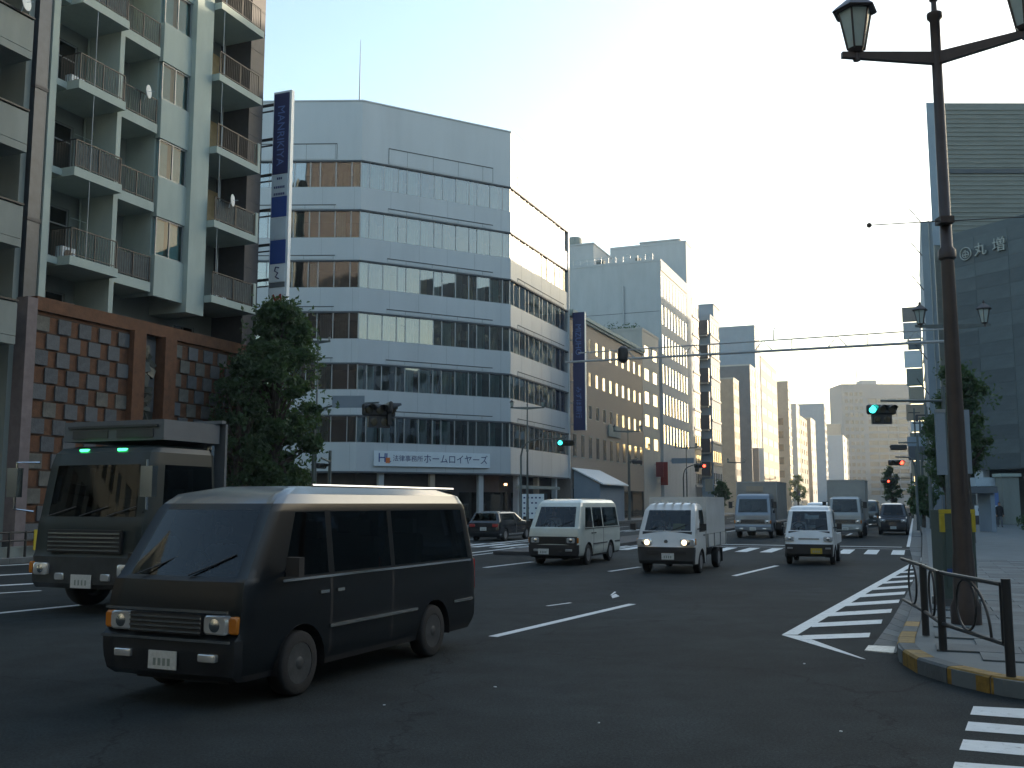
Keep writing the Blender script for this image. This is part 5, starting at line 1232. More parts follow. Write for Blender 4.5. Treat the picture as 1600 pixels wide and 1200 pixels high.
# --- kei truck with its driver
def kei(loc, hd):
    r_ = thing('kei_truck', 'tiny white pickup truck with yellow number plate and dark lower bumper', 'truck', loc, hd); pc = paint('kei_white', (.60, .61, .60), .3)
    sp = cab_shell(r_, pc, 1.62, .38, 1.475, 1.78, 1.03, 1.60, .40, .62, M['black'], [1.0], .33, .27, z0=.25, rc=.1)
    underside(r_, 2.9, .8, .3, .5); arches(r_, [1.0], .7375, .33, .27)
    for x in (1.0, -.92):
        for s in (1, -1): wheel(r_, x, s * .64, .27, .15)
    for s in (1, -1): lens(r_, 'headlight', 1.52, s * .56, .78, .27, .14, M['headlamp'], .07); mirror(r_, 1.28, s * .72, 1.16, M['black']); lens(r_, 'indicator', 1.58, s * .55, .5, .16, .05, M['steel'], .04)
    plate_(r_, 1.625, .22, .42, M['plate_y']); wipers(r_, sp, 1.03, (-.45, .1), .34)
    b = MB(); b.box(1.51, 1.56, -.3, .3, .76, .80); b.build('badge_strip', M['steel'], r_)
    b = MB(); b.box(1.05, 1.42, -.6, .6, .84, 1.0); b.build('dashboard', M['seat'], r_); seats(r_, [.72], .7, .68); steering(r_, 1.02, -.33, 1.08)
    b = MB(); b.box(-1.65, .33, -.7, .7, .6, .66); b.build('bed_floor', M['steel'], r_)
    for s in (1, -1): b = MB(); b.box(-1.65, .33, s * .71 - .018, s * .71 + .018, .6, .9); b.build('bed_side', M['greywall'], r_)
    b = MB(); b.box(-1.69, -1.655, -.72, .72, .6, .9); b.build('tailgate', pc, r_)
    b = MB(); b.tube([(.3, -.68, .9), (.3, -.68, 1.55), (.3, .68, 1.55), (.3, .68, .9)], .02, 6); b.build('cab_guard', M['steel'], r_)
    return r_
lk = place_at(1234, 880.5, 1.0, -.64, HEAD); kei(lk, HEAD)
c, s_ = math.cos(HEAD), math.sin(HEAD)
driver('driver in a white shirt behind the windscreen of the tiny white truck', (lk.x + .72 * c + .35 * s_, lk.y + .72 * s_ - .35 * c, .76), HEAD, .9)
def seat_driver(loc, hd, x, y, z, label, sc):
    c, s_ = math.cos(hd), math.sin(hd); driver(label, (loc.x + x * c - y * s_, loc.y + x * s_ + y * c, z), hd, sc)
seat_driver(place_at(1012, 893, 1.65, -.69, HEAD), HEAD, 1.15, -.38, .9, 'driver behind the windscreen of the white light truck', .88)
seat_driver(place_at(843, 881, 4.69 / 2 - .95, -(1.69 / 2 - .12), hd2), hd2, .95, -.38, .9, 'driver behind the windscreen of the old off white van', .88)
seat_driver(place_at(455, 1086, 4.85 / 2 - .95, 1.72 / 2 - .12, hd), hd, 1.15, -.4, .92, 'driver at the wheel of the black van', .9)
# --- box trucks
def box_truck(loc, hd, name, label, pc, boxm, Wc=2.0, Hc=2.35, Hb=3.0, Wb=2.15, L=6.2, fog=None, badge=True, wind=False):
    r_ = thing(name, label, 'truck', loc, hd); xf0 = L / 2
    ws0, ws1 = 1.36, 2.06
    sp = cab_shell(r_, pc, xf0, xf0 - 1.65, Wc, Hc, ws0, ws1, .22, .62, M['steel'] if fog else pc, [xf0 - .95], .46, .38, glassm=GLCD, z0=.36, rc=.12)
    underside(r_, L - .6, .9, .5, .85); arches(r_, [xf0 - .95], Wc / 2, .46, .38)
    wheel(r_, xf0 - .95, Wc / 2 - .16, .38, .22); wheel(r_, xf0 - .95, -Wc / 2 + .16, .38, .22); wheel(r_, -L / 2 + 1.3, Wb / 2 - .28, .38, .42); wheel(r_, -L / 2 + 1.3, -Wb / 2 + .28, .38, .42)
    b = MB(); b.box(xf0 - .04, xf0 + .0, -.62, .62, .78, .98, 0)
    for k in range(3): b.box(xf0 + .0, xf0 + .012, -.6, .6, .80 + .06 * k, .82 + .06 * k, 1)
    b.build('grille', [M['black'], M['chrome']], r_)
    for s in (1, -1):
        lens(r_, 'headlight', xf0 - .04, s * (Wc / 2 - .24), .86, .26, .19, M['headlamp'], .05); lens(r_, 'indicator', xf0 - .07, s * (Wc / 2 - .07), .86, .06, .17, M['amber'], .05); mirror(r_, xf0 - .2, s * (Wc / 2 - .01), 1.75, M['black'], True)
        lens(r_, 'fog_lamp', xf0 - .01, s * .6, .5, .2, .09, M['headlamp'], .02)
    plate_(r_, xf0 + .005, 0, .5, M['plate']); wipers(r_, sp, ws0, (-.7, -.05), .55)
    b = MB(); b.box(xf0 - .7, xf0 - .25, -Wc / 2 + .15, Wc / 2 - .15, 1.1, 1.34); b.build('dashboard', M['seat'], r_); seats(r_, [xf0 - 1.15], .95, 1.05)
    b = MB(); b.box(-L / 2, xf0 - 1.75, -Wb / 2, Wb / 2, .95, Hb); b.build('cargo_box', boxm, r_)
    b = MB(); e = .05
    for y in (-Wb / 2 - .02, Wb / 2 - e + .02): b.box(-L / 2 - .02, xf0 - 1.73, y, y + e, Hb - e, Hb + .02); b.box(xf0 - 1.78, xf0 - 1.73, y, y + e, .95, Hb - e); b.box(-L / 2 - .02, xf0 - 1.73, y, y + e, .93, .93 + e)
    b.box(xf0 - 1.78, xf0 - 1.73, -Wb / 2 + .03, Wb / 2 - .03, Hb - e, Hb + .02); b.build('box_edge', M['steel'], r_)
    for s in (1, -1):
        b = MB(); k = -L / 2 + .4
        while k < xf0 - 1.9: b.box(k, k + .03, s * Wb / 2 - (.0 if s > 0 else .012), s * Wb / 2 + (.012 if s > 0 else 0), .98, Hb - .06); k += .42
        b.build('side_rib', boxm, r_); b = MB(); b.box(-L / 2 + 1.9, xf0 - 2.0, s * Wb / 2 - .03, s * Wb / 2 + .0, .55, .62); b.build('side_guard', M['steel'], r_)
    if wind: b = MB(); b.box(xf0 - 1.73, xf0 - 1.70, -.55, .35, Hc + .12, Hc + .42); b.build('vent_grille', M['tan'], r_)
    return r_
greybox = mat('grey_box_panel', (.28, .27, .25), .5, .2, var=.12, scale=1.5)
box_truck(place_at(1156, 840, 6.2 / 2 - .95, -.84, HEAD), HEAD, 'box_truck', 'silver blue cab box truck with a tall grey box behind the light truck', paint('silver_blue_paint', (.16, .19, .225), .3, .3), greybox, wind=True)
box_truck(place_at(1300, 840, 6.2 / 2 - .95, -.74, HEAD), HEAD, 'box_truck', 'white cab box truck with a plain tall box behind the tiny pickup', paint('white_truck_paint', (.30, .32, .32), .35), mat('pale_box_panel', (.33, .33, .31), .5, .2, var=.12, scale=1.5), Wc=1.75, Hc=2.2, Hb=3.1, Wb=1.95, L=5.6)
# --- cars
def car(name, label, cat, loc, hd, pc, L=4.4, Wd=1.7, H=1.45, hood=.95, suv=False, tint=None, plate='plate', wagon=False, group=None, rear=.0):
    r_ = thing(name, label, cat, loc, hd, group); h = L / 2; ws1 = H - .1; hb = hood; wx = [h - .85, -h + .85]; rz_ = .30 if not suv else .34
    hl = 1.15 if not suv else .95; sl = .65 if not suv else .4; tl = .15 if (suv or wagon) else .75
    spec = dict(z0=.2, ztop=H, zs=[.48, hb, hb + .03, ws1, .62], xs=[h - hl - .05, h - hl - .1, -.1, -.04, -h + .5, -h + .35, -h + 1.15], xb=.05, xc=-.3, rc=.13, bulge=.08, wheels=wx, arch=rz_ + .07, wz=rz_,
        xf=[(.2, h - .1), (.3, h), (.6, h - .01), (hb - .16, h - .06), (hb - .07, h - .2), (hb, h - hl), (ws1, h - hl - sl), (H - .04, h - hl - sl - .15), (H, h - hl - sl - .45)],
        xr=[(.2, -h + .1), (.3, -h), (.6, -h), (hb - .08, -h + .05), (hb, -h + tl), (ws1, -h + tl + (.2 if suv or wagon else .45)), (H, -h + tl + .6)],
        hw=[(.2, Wd / 2 - .06), (.4, Wd / 2 - .01), (.75, Wd / 2), (hb, Wd / 2 - .04), (ws1, Wd / 2 - .19), (H - .04, Wd / 2 - .24), (H, Wd / 2 - .42)], ks=[-1, -.92, -.6, -.3, 0, .3, .6, .92, 1])
    def asg(kind, a, sg, z):
        if z > ws1: return 'roof'
        if hb + .03 < z < ws1:
            if kind == 'front' and abs(a) < .95: return 'windscreen'
            if kind == 'rear' and abs(a) < .95: return 'rear_window'
            if kind == 'side' and (-.04 < a < h - .35): return 'front_side_window'
            if kind == 'side' and (-h + .35 < a < -.1): return 'rear_side_window'
        if kind in ('front', 'corner') and z < .48: return 'front_bumper'
        if kind in ('rear', 'rcorner') and z < .48: return 'rear_bumper'
        if kind == 'side' and -.1 < a < -.04 and z > .3: return 'door_seam'
        return 'body'
    spec['assign'] = asg; g_ = tint or GLCD
    build_shell(r_, spec, dict(body=pc, roof=pc, windscreen=g_, rear_window=g_, front_side_window=g_, rear_side_window=g_, door_seam=M['black'], front_bumper=M['black'] if suv else pc, rear_bumper=M['black'] if suv else pc))
    underside(r_, L - .5, Wd - .6, .18, .5); arches(r_, wx, Wd / 2, rz_ + .07, rz_)
    for x in wx:
        for s in (1, -1): wheel(r_, x, s * (Wd / 2 - .11), rz_, .19)
    b = MB(); b.box(h - .05, h + .01, -.4, .4, hb - .33, hb - .2, 0); b.box(h + .01, h + .02, -.4, .4, hb - .27, hb - .25, 1); b.build('grille', [M['black'], M['chrome']], r_)
    for s in (1, -1):
        lens(r_, 'headlight', h - .1, s * (Wd / 2 - .28), hb - .27, .3, .15, M['headlamp'], .07); lens(r_, 'tail_light', -h + .06, s * (Wd / 2 - .24), hb - .22, .3, .16, M['redlight'], .06, s=-1); mirror(r_, h - hl - .35, s * (Wd / 2 - .08), hb + .1, M['black'])
    plate_(r_, h + .005, 0, .42, M[plate]); plate_(r_, -h - .01, 0, .6, M[plate], s=-1); seats(r_, [.15, -.8], .7, .45)
    b = MB(); b.box(h - hl - .5, h - hl - .2, -Wd / 2 + .2, Wd / 2 - .2, hb - .2, hb - .02); b.build('dashboard', M['seat'], r_)
    return r_
car('dark_suv', 'dark boxy car on the right lane by the kerb, far back', 'car', place_at(1376, 835, 2.1 - .85, -.74, HEAD), HEAD, paint('dark_blue_paint', (.02, .025, .035), .3), L=4.2, Wd=1.7, H=1.85, hood=1.08, suv=True)
blk_ = paint('black_car_paint', (.014, .016, .02), .15)
car('black_wagon', 'black wagon seen from behind on the far lanes, left of the off white van', 'car', XY(47.3, -19.6, 0), HEAD + math.pi, blk_, L=4.6, Wd=1.7, H=1.45, hood=.98, wagon=True)
van('small_van', 'pale small van between the two box trucks', 'van', XY(66, -5.6), HEAD, PSv, L=4.2, Wd=1.6, H=1.9, bumper=M['black'])
van('minivan', 'blue grey minivan beside the dark boxy car', 'van', XY(73.5, -4.0), HEAD, paint('blue_grey_paint', (.10, .13, .17), .3, .2), L=4.6, Wd=1.7, H=1.85)
van('minivan', 'dark tall minivan farthest back in the right lane', 'van', XY(88, -3.6), HEAD, paint('dark_green_paint', (.03, .045, .05), .3), L=4.7, Wd=1.75, H=2.1)
# --- heavy dump truck behind the van
def dump_truck(loc, hd):
    r_ = thing('dump_truck', 'dark heavy dump truck with green marker lamps behind the black van', 'truck', loc, hd); L = 5.8; xf0 = L / 2; pc = paint('dark_teal_paint', (.018, .028, .030), .4); pc.node_tree.nodes['Principled BSDF'].inputs['Coat Weight'].default_value = .1; pc.node_tree.nodes['Principled BSDF'].inputs['Specular IOR Level'].default_value = .3; Wc = 2.45
    sp = cab_shell(r_, pc, xf0, xf0 - 1.95, Wc, 2.85, 1.62, 2.5, .14, .95, mat('dark_steel', (.06, .065, .07), .4, .4, var=.2), [xf0 - 1.25], .58, .5, glassm=GLCD, z0=.42, rc=.14)
    underside(r_, L - .6, 1.0, .6, 1.1); arches(r_, [xf0 - 1.25], Wc / 2, .58, .5)
    for s in (1, -1):
        wheel(r_, xf0 - 1.25, s * (Wc / 2 - .17), .5, .28); wheel(r_, -1.6, s * (Wc / 2 - .32), .5, .56)
        lens(r_, 'headlight', xf0 - .02, s * .92, .74, .34, .2, M['headlamp'], .04); lens(r_, 'fog_lamp', xf0 - .02, s * .5, .62, .2, .12, M['headlamp'], .04); lens(r_, 'indicator', xf0 - .04, s * 1.14, .76, .08, .2, M['amber'], .05)
        lens(r_, 'marker_lamp', xf0 - .36, s * .42, 2.76, .17, .045, M['markerlamp'], .05)
        b = MB(); b.obox((xf0 + .15, s * (Wc / 2 + .24), 2.2), (.12, .24, .5)); b.tube([(xf0 - .1, s * (Wc / 2 - .05), 2.55), (xf0 + .15, s * (Wc / 2 + .2), 2.55), (xf0 + .15, s * (Wc / 2 + .22), 1.75), (xf0 - .05, s * (Wc / 2 - .02), 1.7)], .022, 6); b.build('mirror', M['chrome'], r_)
    b = MB(); b.box(xf0 - .06, xf0 + .0, -.8, .8, 1.02, 1.4, 0)
    for k in range(5): b.box(xf0 + .0, xf0 + .015, -.78, .78, 1.05 + .07 * k, 1.075 + .07 * k, 1)
    b.build('grille', [M['black'], M['chrome']], r_); plate_(r_, xf0 + .01, .0, .55, M['plate'], .44, .22); wipers(r_, sp, 1.62, (-.9, -.2, .4), .6)
    b = MB(); b.box(xf0 - .8, xf0 - .3, -1.05, 1.05, 1.3, 1.58); b.build('dashboard', M['seat'], r_); seats(r_, [xf0 - 1.35], 1.1, 1.25)
    b = MB(); b.box(xf0 - 2.03, xf0 - .55, -1.12, 1.12, 2.93, 3.28); b.box(xf0 - .549, xf0 - .51, -1.0, 1.0, 3.16, 3.2, 1); b.box(xf0 - .549, xf0 - .53, -.9, -.1, 2.98, 3.12, 1); b.box(xf0 - .549, xf0 - .53, .1, .9, 2.98, 3.12, 1)
    for y in (-.9, .9): b.box(xf0 - 1.9, xf0 - 1.8, y - .05, y + .05, 2.84, 2.93)
    b.build('roof_box', [M['slate'], M['darkwall']], r_)
    # tipper body with raised headboard and side ribs
    x1 = xf0 - 2.1
    b = MB(); b.box(-L / 2, x1, -1.2, 1.2, 1.2, 1.35); b.box(x1 - .06, x1, -1.2, 1.2, 1.35, 3.3); b.add([(x1, y, z) for y in (-1.2, 1.2) for z in (3.3, 3.36)] + [(x1 + .12, y, z) for y in (-1.2, 1.2) for z in (3.3, 3.36)], [(0, 2, 6, 4), (1, 3, 7, 5), (4, 6, 7, 5), (0, 1, 5, 4), (2, 3, 7, 6)]); b.build('headboard', M['slate'], r_)
    for s in (1, -1):
        b = MB(); b.box(-L / 2, x1 - .063, s * 1.17 - .03, s * 1.17 + .03, 1.352, 1.9); b.build('side_board', M['slate'], r_); k = -L / 2 + .1; b = MB()
        while k < x1 - .3: b.box(k, k + .09, s * 1.2 - (.0 if s > 0 else .08), s * 1.2 + (.08 if s > 0 else 0), 1.2, 1.92); k += .7
        b.box(-L / 2, x1 - .1, s * 1.2 - .05, s * 1.2 + .09, 1.921, 1.98); b.build('side_rib', M['darkwall'], r_)
    b = MB(); b.box(-L / 2 - .05, -L / 2, -1.2, 1.2, 1.2, 1.95); b.build('tailgate', M['slate'], r_)
    b = MB(); b.tube([(xf0 - 2.02, .95, 1.0), (xf0 - 2.02, .95, 2.9)], .07, 8); b.build('exhaust_stack', M['chrome'], r_)
    b = MB(); b.box(-.8, .6, 1.0, 1.22, .55, .95); b.build('fuel_tank', M['steel'], r_)
    return r_
pD = G(120, 962); dump_truck(pD + Vector((-math.cos(hd) * 2.9 + 0, -math.sin(hd) * 2.9, 0)) + Vector((-.1, .15, 0)), HEAD)

# ================================================================ STREET FURNITURE
def lantern(par, loc, s=1.0):
    """six-sided tapered lantern standing on an arm"""
    b = MB(); n = 6; b.lathe([(.05 * s, -.12 * s), (.05 * s, -.02 * s), (.09 * s, 0), (.12 * s, .05 * s)], n); b.lathe([(.29 * s, .56 * s), (.31 * s, .58 * s), (.26 * s, .63 * s), (.1 * s, .76 * s), (.04 * s, .80 * s), (.055 * s, .84 * s), (.01, .93 * s)], n)
    for k in range(n):
        a = 2 * math.pi * k / n; b.tube([(math.cos(a) * .115 * s, math.sin(a) * .115 * s, .03 * s), (math.cos(a) * .225 * s, math.sin(a) * .225 * s, .58 * s)], .014 * s, 4)
    o = b.build('lantern', M['pole'], par, loc=loc)
    for k in range(n):
        a, c = 2 * math.pi * k / n, 2 * math.pi * (k + 1) / n; q = MB(); r0, r1 = .108 * s, .216 * s
        q.add([(math.cos(a) * r0, math.sin(a) * r0, .05 * s), (math.cos(c) * r0, math.sin(c) * r0, .05 * s), (math.cos(c) * r1, math.sin(c) * r1, .565 * s), (math.cos(a) * r1, math.sin(a) * r1, .565 * s)], [(0, 1, 2, 3)]); q.build('pane', GLAMP, o)
    q = MB(); q.lathe([(.02 * s, .1 * s), (.05 * s, .16 * s), (.06 * s, .3 * s), (.02 * s, .4 * s)], 8); q.build('bulb', M['lampglass'], o, smooth=True); return o
GLAMP = mat('frosted_lamp_pane', (.55, .62, .60), .3, var=.12, scale=7)
n_ = GLAMP.node_tree; tl_ = n_.nodes.new('ShaderNodeBsdfTranslucent'); tl_.inputs[0].default_value = (.62, .72, .68, 1); mx_ = n_.nodes.new('ShaderNodeMixShader'); mx_.inputs[0].default_value = .45
n_.links.new(n_.nodes['Principled BSDF'].outputs[0], mx_.inputs[1]); n_.links.new(tl_.outputs[0], mx_.inputs[2]); n_.links.new(mx_.outputs[0], n_.nodes['Material Output'].inputs[0])
def lamp(name, label, base, H_, arms, r0=.12, r1=.07, group=None, m=None, s=1.0, above=.9):
    m = m or M['pole']; t = thing(name, label, 'street lamp', base, 0, group)
    b = MB(); b.lathe([(r0 * 1.55, 0), (r0 * 1.55, .25), (r0 * 1.2, .35), (r0 * 1.1, .9), (r0, 1.0), (r1 * 1.05, H_ * .62), (r1 * 1.45, H_ * .62 + .03), (r1 * 1.45, H_ * .62 + .15), (r1, H_ * .62 + .2), (r1 * .85, H_), (r1 * .85, H_ + above * .55), (r1 * 1.3, H_ + above * .6), (r1 * 1.3, H_ + above * .68), (r1 * .5, H_ + above * .72), (r1 * .45, H_ + above * .88), (r1 * .8, H_ + above * .92), (r1 * .3, H_ + above), (.008, H_ + above * 1.5)], 16); b.build('post', m, t, smooth=True)
    for (dx, dy) in arms:
        l = math.hypot(dx, dy); a = math.atan2(dy, dx); q = MB()
        q.add([(x, y, z) for x, hh in ((0, .19), (l, .085)) for y in (-.04, .04) for z in (-hh, 0)], [(0, 1, 3, 2), (4, 6, 7, 5), (0, 2, 6, 4), (1, 5, 7, 3), (0, 4, 5, 1), (2, 3, 7, 6)])
        q.build('arm', m, t, loc=(0, 0, H_), rz=a); lantern(t, (math.cos(a) * (l - .2 * s), math.sin(a) * (l - .2 * s), H_ + .0 * s), s)
    return t
YL = 14.2
pl_ = atY(1508, 900, YL); hp = atY(1470, 82, YL).z
lx = atY(1512, 880, YL).x; armd = abs(atY(1470, 80, YL).x - atY(1322, 80, YL).x)
lamp('street_lamp', 'tall brown lantern post rising beside the kerb cabinet on the right', (lx - .06, YL, PH), hp - PH, [(-armd, 0), (armd * .81, -armd * .59)], .13, .085, s=1.1)
# second lamp straight behind it
YM = 38.; xm = atY(1488, 520, YM).x; hm = atY(1488, 507, YM).z
am = atY(1540, 500, YM).x - xm
lamp('street_lamp', 'shorter lantern lamp half hidden behind the tall post', (xm, YM, PH), hm - PH, [(-am * 1.05, .1), (am * 1.05, -.2)], .11, .07, s=1.0, above=.5, m=M['polelite'])
def left_lamp(px, py_arm, t_, half_px, label, group='lantern lamps on the far pavement'):
    x, y, w = ray(px, py_arm); k = t_ / (x * CA - y * SA); P = (x * k, y * k, EYE + w * k); ar = half_px / 1568 * P[1]
    return lamp('street_lamp', label, (P[0], P[1], .15), P[2] - .15, [(-ar, 0.05), (ar, -.05)], .1, .06, group, M['polelite'], min(1.0, ar * .5), .3)
left_lamp(824, 636, -26.6, 27, 'twin lantern lamp before the white office corner')
left_lamp(981, 673, -26.6, 23, 'twin lantern lamp before the brown office')
left_lamp(1072, 699, -26.6, 18, 'twin lantern lamp before the large grey office')
left_lamp(1150, 722, -26.6, 14, 'twin lantern lamp before the thin sunlit block')
left_lamp(1203, 748, -26.6, 9, 'small far twin lamp before the cream block')
left_lamp(497, 532, -30.5, 20, 'lantern lamp poking out beside the left street tree')

def signal(label, pole, head, lit, arrow=0, hpx=None, s=1.0, face=None, curve=True, group='traffic signals', lens_m=None, polemat=None, polex=None, plate=None):
    """pole: ground point, head: world point of the head centre"""
    t = thing('traffic_signal', label, 'traffic light', pole, 0, group); pm_ = polemat or M['polelite']
    hx, hy, hz = head[0] - pole[0], head[1] - pole[1], head[2] - pole[2]
    b = MB(); b.tube([(0, 0, 0), (0, 0, .4), (0, 0, hz - .8 if curve else hz + .9)], [.11, .09, .075], 10)
    if curve: b.tube([(0, 0, hz - .8), (hx * .04, hy * .04, hz - .2), (hx * .15, hy * .15, hz + .22), (hx * .35, hy * .35, hz + .35), (hx, hy, hz + .36)], [.07, .06, .055, .05, .045], 8)
    else: b.tube([(0, 0, hz + .35), (hx, hy, hz + .35)], .05, 8)
    b.build('pole', pm_, t, smooth=True)
    f = math.pi / 2 if face is None else face    # local +x of head faces the driver
    hd_ = bpy.data.objects.new('signal_head', MB().box(-.1, .1, -.62 * s, .62 * s, -.21 * s, .21 * s).mesh('signal_head', M['black'])); COL.objects.link(hd_); hd_.parent = t; hd_.location = (hx, hy, hz); hd_.rotation_euler.z = f
    bv = hd_.modifiers.new('bevel', 'BEVEL'); bv.width = .12 * s; bv.segments = 3
    for i, y in enumerate((-.4, 0, .4)):
        # seen from the front: green left, red right
        m_ = M['offlens']
        if lit == 'g' and i == 0: m_ = M['cyanlens']
        if lit == 'r' and i == 2: m_ = M['redlens']
        q = MB(); q.lathe([(.15 * s, 0), (.14 * s, .015), (.08 * s, .03), (.01, .035)], 18, (.1, -y * s * -1, 0), 'x'); q.build('signal_lens', m_, hd_, smooth=True)
        q = MB(); n = 12; v = []
        for k in range(n + 1):
            a = -.15 + (math.pi + .3) * k / n
            for (rr_, xx) in ((.17 * s, .1), (.17 * s, .1 + (.3 if 1 < k < n - 1 else .12) * s)): v.append((xx, y * s + math.cos(a) * rr_, math.sin(a) * rr_))
        q.add(v, [(2 * k, 2 * k + 1, 2 * k + 3, 2 * k + 2) for k in range(n)]); q.build('visor', M['black'], hd_)
    for i in range(arrow):
        y = (-.2 + .4 * i) if arrow > 1 else -.35
        q = MB(); q.box(-.08, .08, (y - .2) * s, (y + .2) * s, -.60 * s, -.215 * s); o = q.build('arrow_head', M['black'], hd_)
        q = MB(); q.lathe([(.14 * s, 0), (.1 * s, .02), (.01, .025)], 14, (.08, y * s, -.41 * s), 'x'); q.build('arrow_lens', M['offlens'], o)
    return t
# face angle: towards the camera for the heads that face us
fc = -math.pi / 2
H1 = atY(1377, 640, 39); signal('green traffic signal with two arrow boxes on the right, beside the tall post', (atY(1478, 700, 39).x, 39, PH), H1, 'g', 2, face=fc, curve=False, s=.95)
def on_t(px, py, t_): x, y, w = ray(px, py); k = t_ / (x * CA - y * SA); return Vector((x * k, y * k, EYE + w * k))
h2 = on_t(884, 692, -22.5); p2 = on_t(814, 760, -26.6); signal('green traffic signal on a curved pole before the white office', (p2.x, p2.y, .15), h2, 'g', 1, face=fc)
h3 = on_t(592, 641, -23.0); p3 = on_t(489, 740, -26.6); T3 = signal('side facing traffic signal on a curved pole beside the left street tree', (p3.x, p3.y, .15), h3, 'x', 2, face=fc + .55, s=1.35)
h_ = [c_ for c_ in T3.children if c_.name.startswith('signal_head')][0]; h2_ = copy_tree(h_, T3); h2_.rotation_euler.z = fc + 1.9; h2_.location = h_.location + Vector((.35, .45, .12))
q = MB(); q.box(-.75, .75, -.03, .03, -.28, .28); e = on_t(545, 628, -24.2); q.build('name_plate', M['bluewall'], T3, loc=(e.x - p3.x, e.y - p3.y - .1, e.z - .15))
H4 = on_t(1094, 728, -20.5); p4 = on_t(1126, 770, -26.3)
signal('red traffic signal hanging over the far lanes below the grey office', (on_t(1068, 760, -26.2).x, on_t(1068, 760, -26.2).y, .15), H4, 'r', 1, face=fc)
H5 = atY(1400, 723, 62); signal('red traffic signal farther down on the right', (atY(1432, 760, 62).x, 62, PH), H5, 'r', 0, face=fc, curve=True, s=.8)
H6 = atY(1404, 699, 74); signal('unlit backward traffic signal above the red one on the right', (atY(1437, 760, 74).x, 74, PH), H6, 'x', 0, face=-fc, curve=False, s=1.0)
H7 = on_t(996, 722, -24.5); signal('dark backward traffic signal beside the brown office lamp', (on_t(984, 760, -26.6).x, on_t(984, 760, -26.6).y, .15), H7, 'x', 0, face=-fc + .4, curve=False, s=.9)
H8 = on_t(502, 728, -24.5); signal('small dark pedestrian signal low behind the black van roof', (on_t(489, 760, -26.3).x + .5, on_t(489, 760, -26.3).y + 1.5, .15), H8, 'x', 0, face=fc + 1.3, curve=False, s=.6)
H9 = atY(1383, 752, 110); signal('tiny red traffic signal farthest down the street', (atY(1425, 770, 110).x, 110, PH), H9, 'r', 0, face=fc, s=.8, curve=False)
# detector gantry: long truss arm over the lanes
GP = atY(1484, 600, 30); Gz1 = atY(1484, 533, 30).z; t = thing('detector_gantry', 'long thin truss arm with a vehicle detector reaching over the lanes', 'gantry', (GP.x, GP.y, PH), RZ + math.pi / 2)
Lg = 12.3; z0_ = Gz1 - PH; z1_ = z0_ + .38
q = MB(); q.tube([(0, 0, 0), (0, 0, z1_ + .5)], [.1, .07], 10); q.build('pole', M['polelite'], t, smooth=True)
q = MB(); q.tube([(0, 0, z0_), (Lg, 0, z0_)], [.05, .04], 6); q.tube([(0, 0, z1_), (Lg * .985 - .3, 0, z1_ - .08)], .024, 6); q.build('truss_arm', M['greywall'], t)
q = MB(); xx = .6; k = 0
while xx < Lg - .8:
    q.tube([(xx, 0, z0_), (xx + .3, 0, z1_ - .02), (xx + .6, 0, z0_)], .018, 4); xx += 2.3
    q.tube([(xx - .6, 0, z0_), (xx - .6, 0, z1_ - .02)], .014, 4)
for xx in (Lg - .25, Lg - .8): q.tube([(xx, 0, z0_), (xx, 0, z1_ - .08)], .018, 5)
q.build('truss_brace', M['greywall'], t)
q = MB(); q.lathe([(.05, -.3), (.17, -.2), (.19, 0), (.17, .2), (.08, .28)], 12, (Lg * .83, 0, z0_ + .16)); q.build('detector', M['black'], t, smooth=True)
q = MB(); q.tube([(0, 0, 0), (0, 0, .3), (-.05, -.1, .45)], .018, 5); q.build('hook', M['steel'], t, loc=(Lg * .42, 0, z1_ - .05))
# thin sensor rod to the left of the tall post
q = MB(); a = atY(1358, 352, 14.1); c = atY(1476, 345, 14.1); q.tube([(a.x - c.x, 0, a.z - c.z), (0, 0, 0)], .009, 5); q.lathe([(.005, -.04), (.035, -.02), (.035, .02), (.005, .04)], 10, (a.x - c.x, 0, a.z - c.z)); q.tube([(.1, 0, 0), (2.4, -.2, .07)], .008, 5); q.box(-.1, .1, -.1, .1, -.05, .05)
tag(q.build('sensor_rod', M['pole'], None, loc=c), 'thin grey sensor rod with ball tip clamped across the tall post', 'rod')
# pale narrow information boards strapped behind the post
q = MB(); Y_ = 21.; a, c = atY(1461, 640, Y_), atY(1481, 742, Y_); q.box(0, c.x - a.x, 0, .06, 0, a.z - c.z); q.k = 1; q.box(-.01, c.x - a.x + .01, -.012, -.001, a.z - c.z - .06, a.z - c.z + .01)
t = thing('pole_board', 'pale blue grey narrow board on a pole left of the tall post', 'sign', (a.x, Y_, c.z)); q.build('board', [M['bluewall'], M['steel']], t); q = MB(); q.tube([(.35, .1, -c.z + PH), (.35, .1, 1.2)], .05, 8); q.build('pole', M['polelite'], t)
q = MB(); a, c = atY(1507, 640, Y_), atY(1520, 740, Y_); q.box(0, c.x - a.x, 0, .06, 0, a.z - c.z); t2_ = thing('pole_board', 'pale blue grey narrow board right of the tall post', 'sign', (a.x, Y_ + .01, c.z)); q.build('board', M['bluewall'], t2_); q = MB(); q.tube([(-.05, .1, -c.z + PH), (-.05, .1, 1.2)], .04, 8); q.build('pole', M['polelite'], t2_)
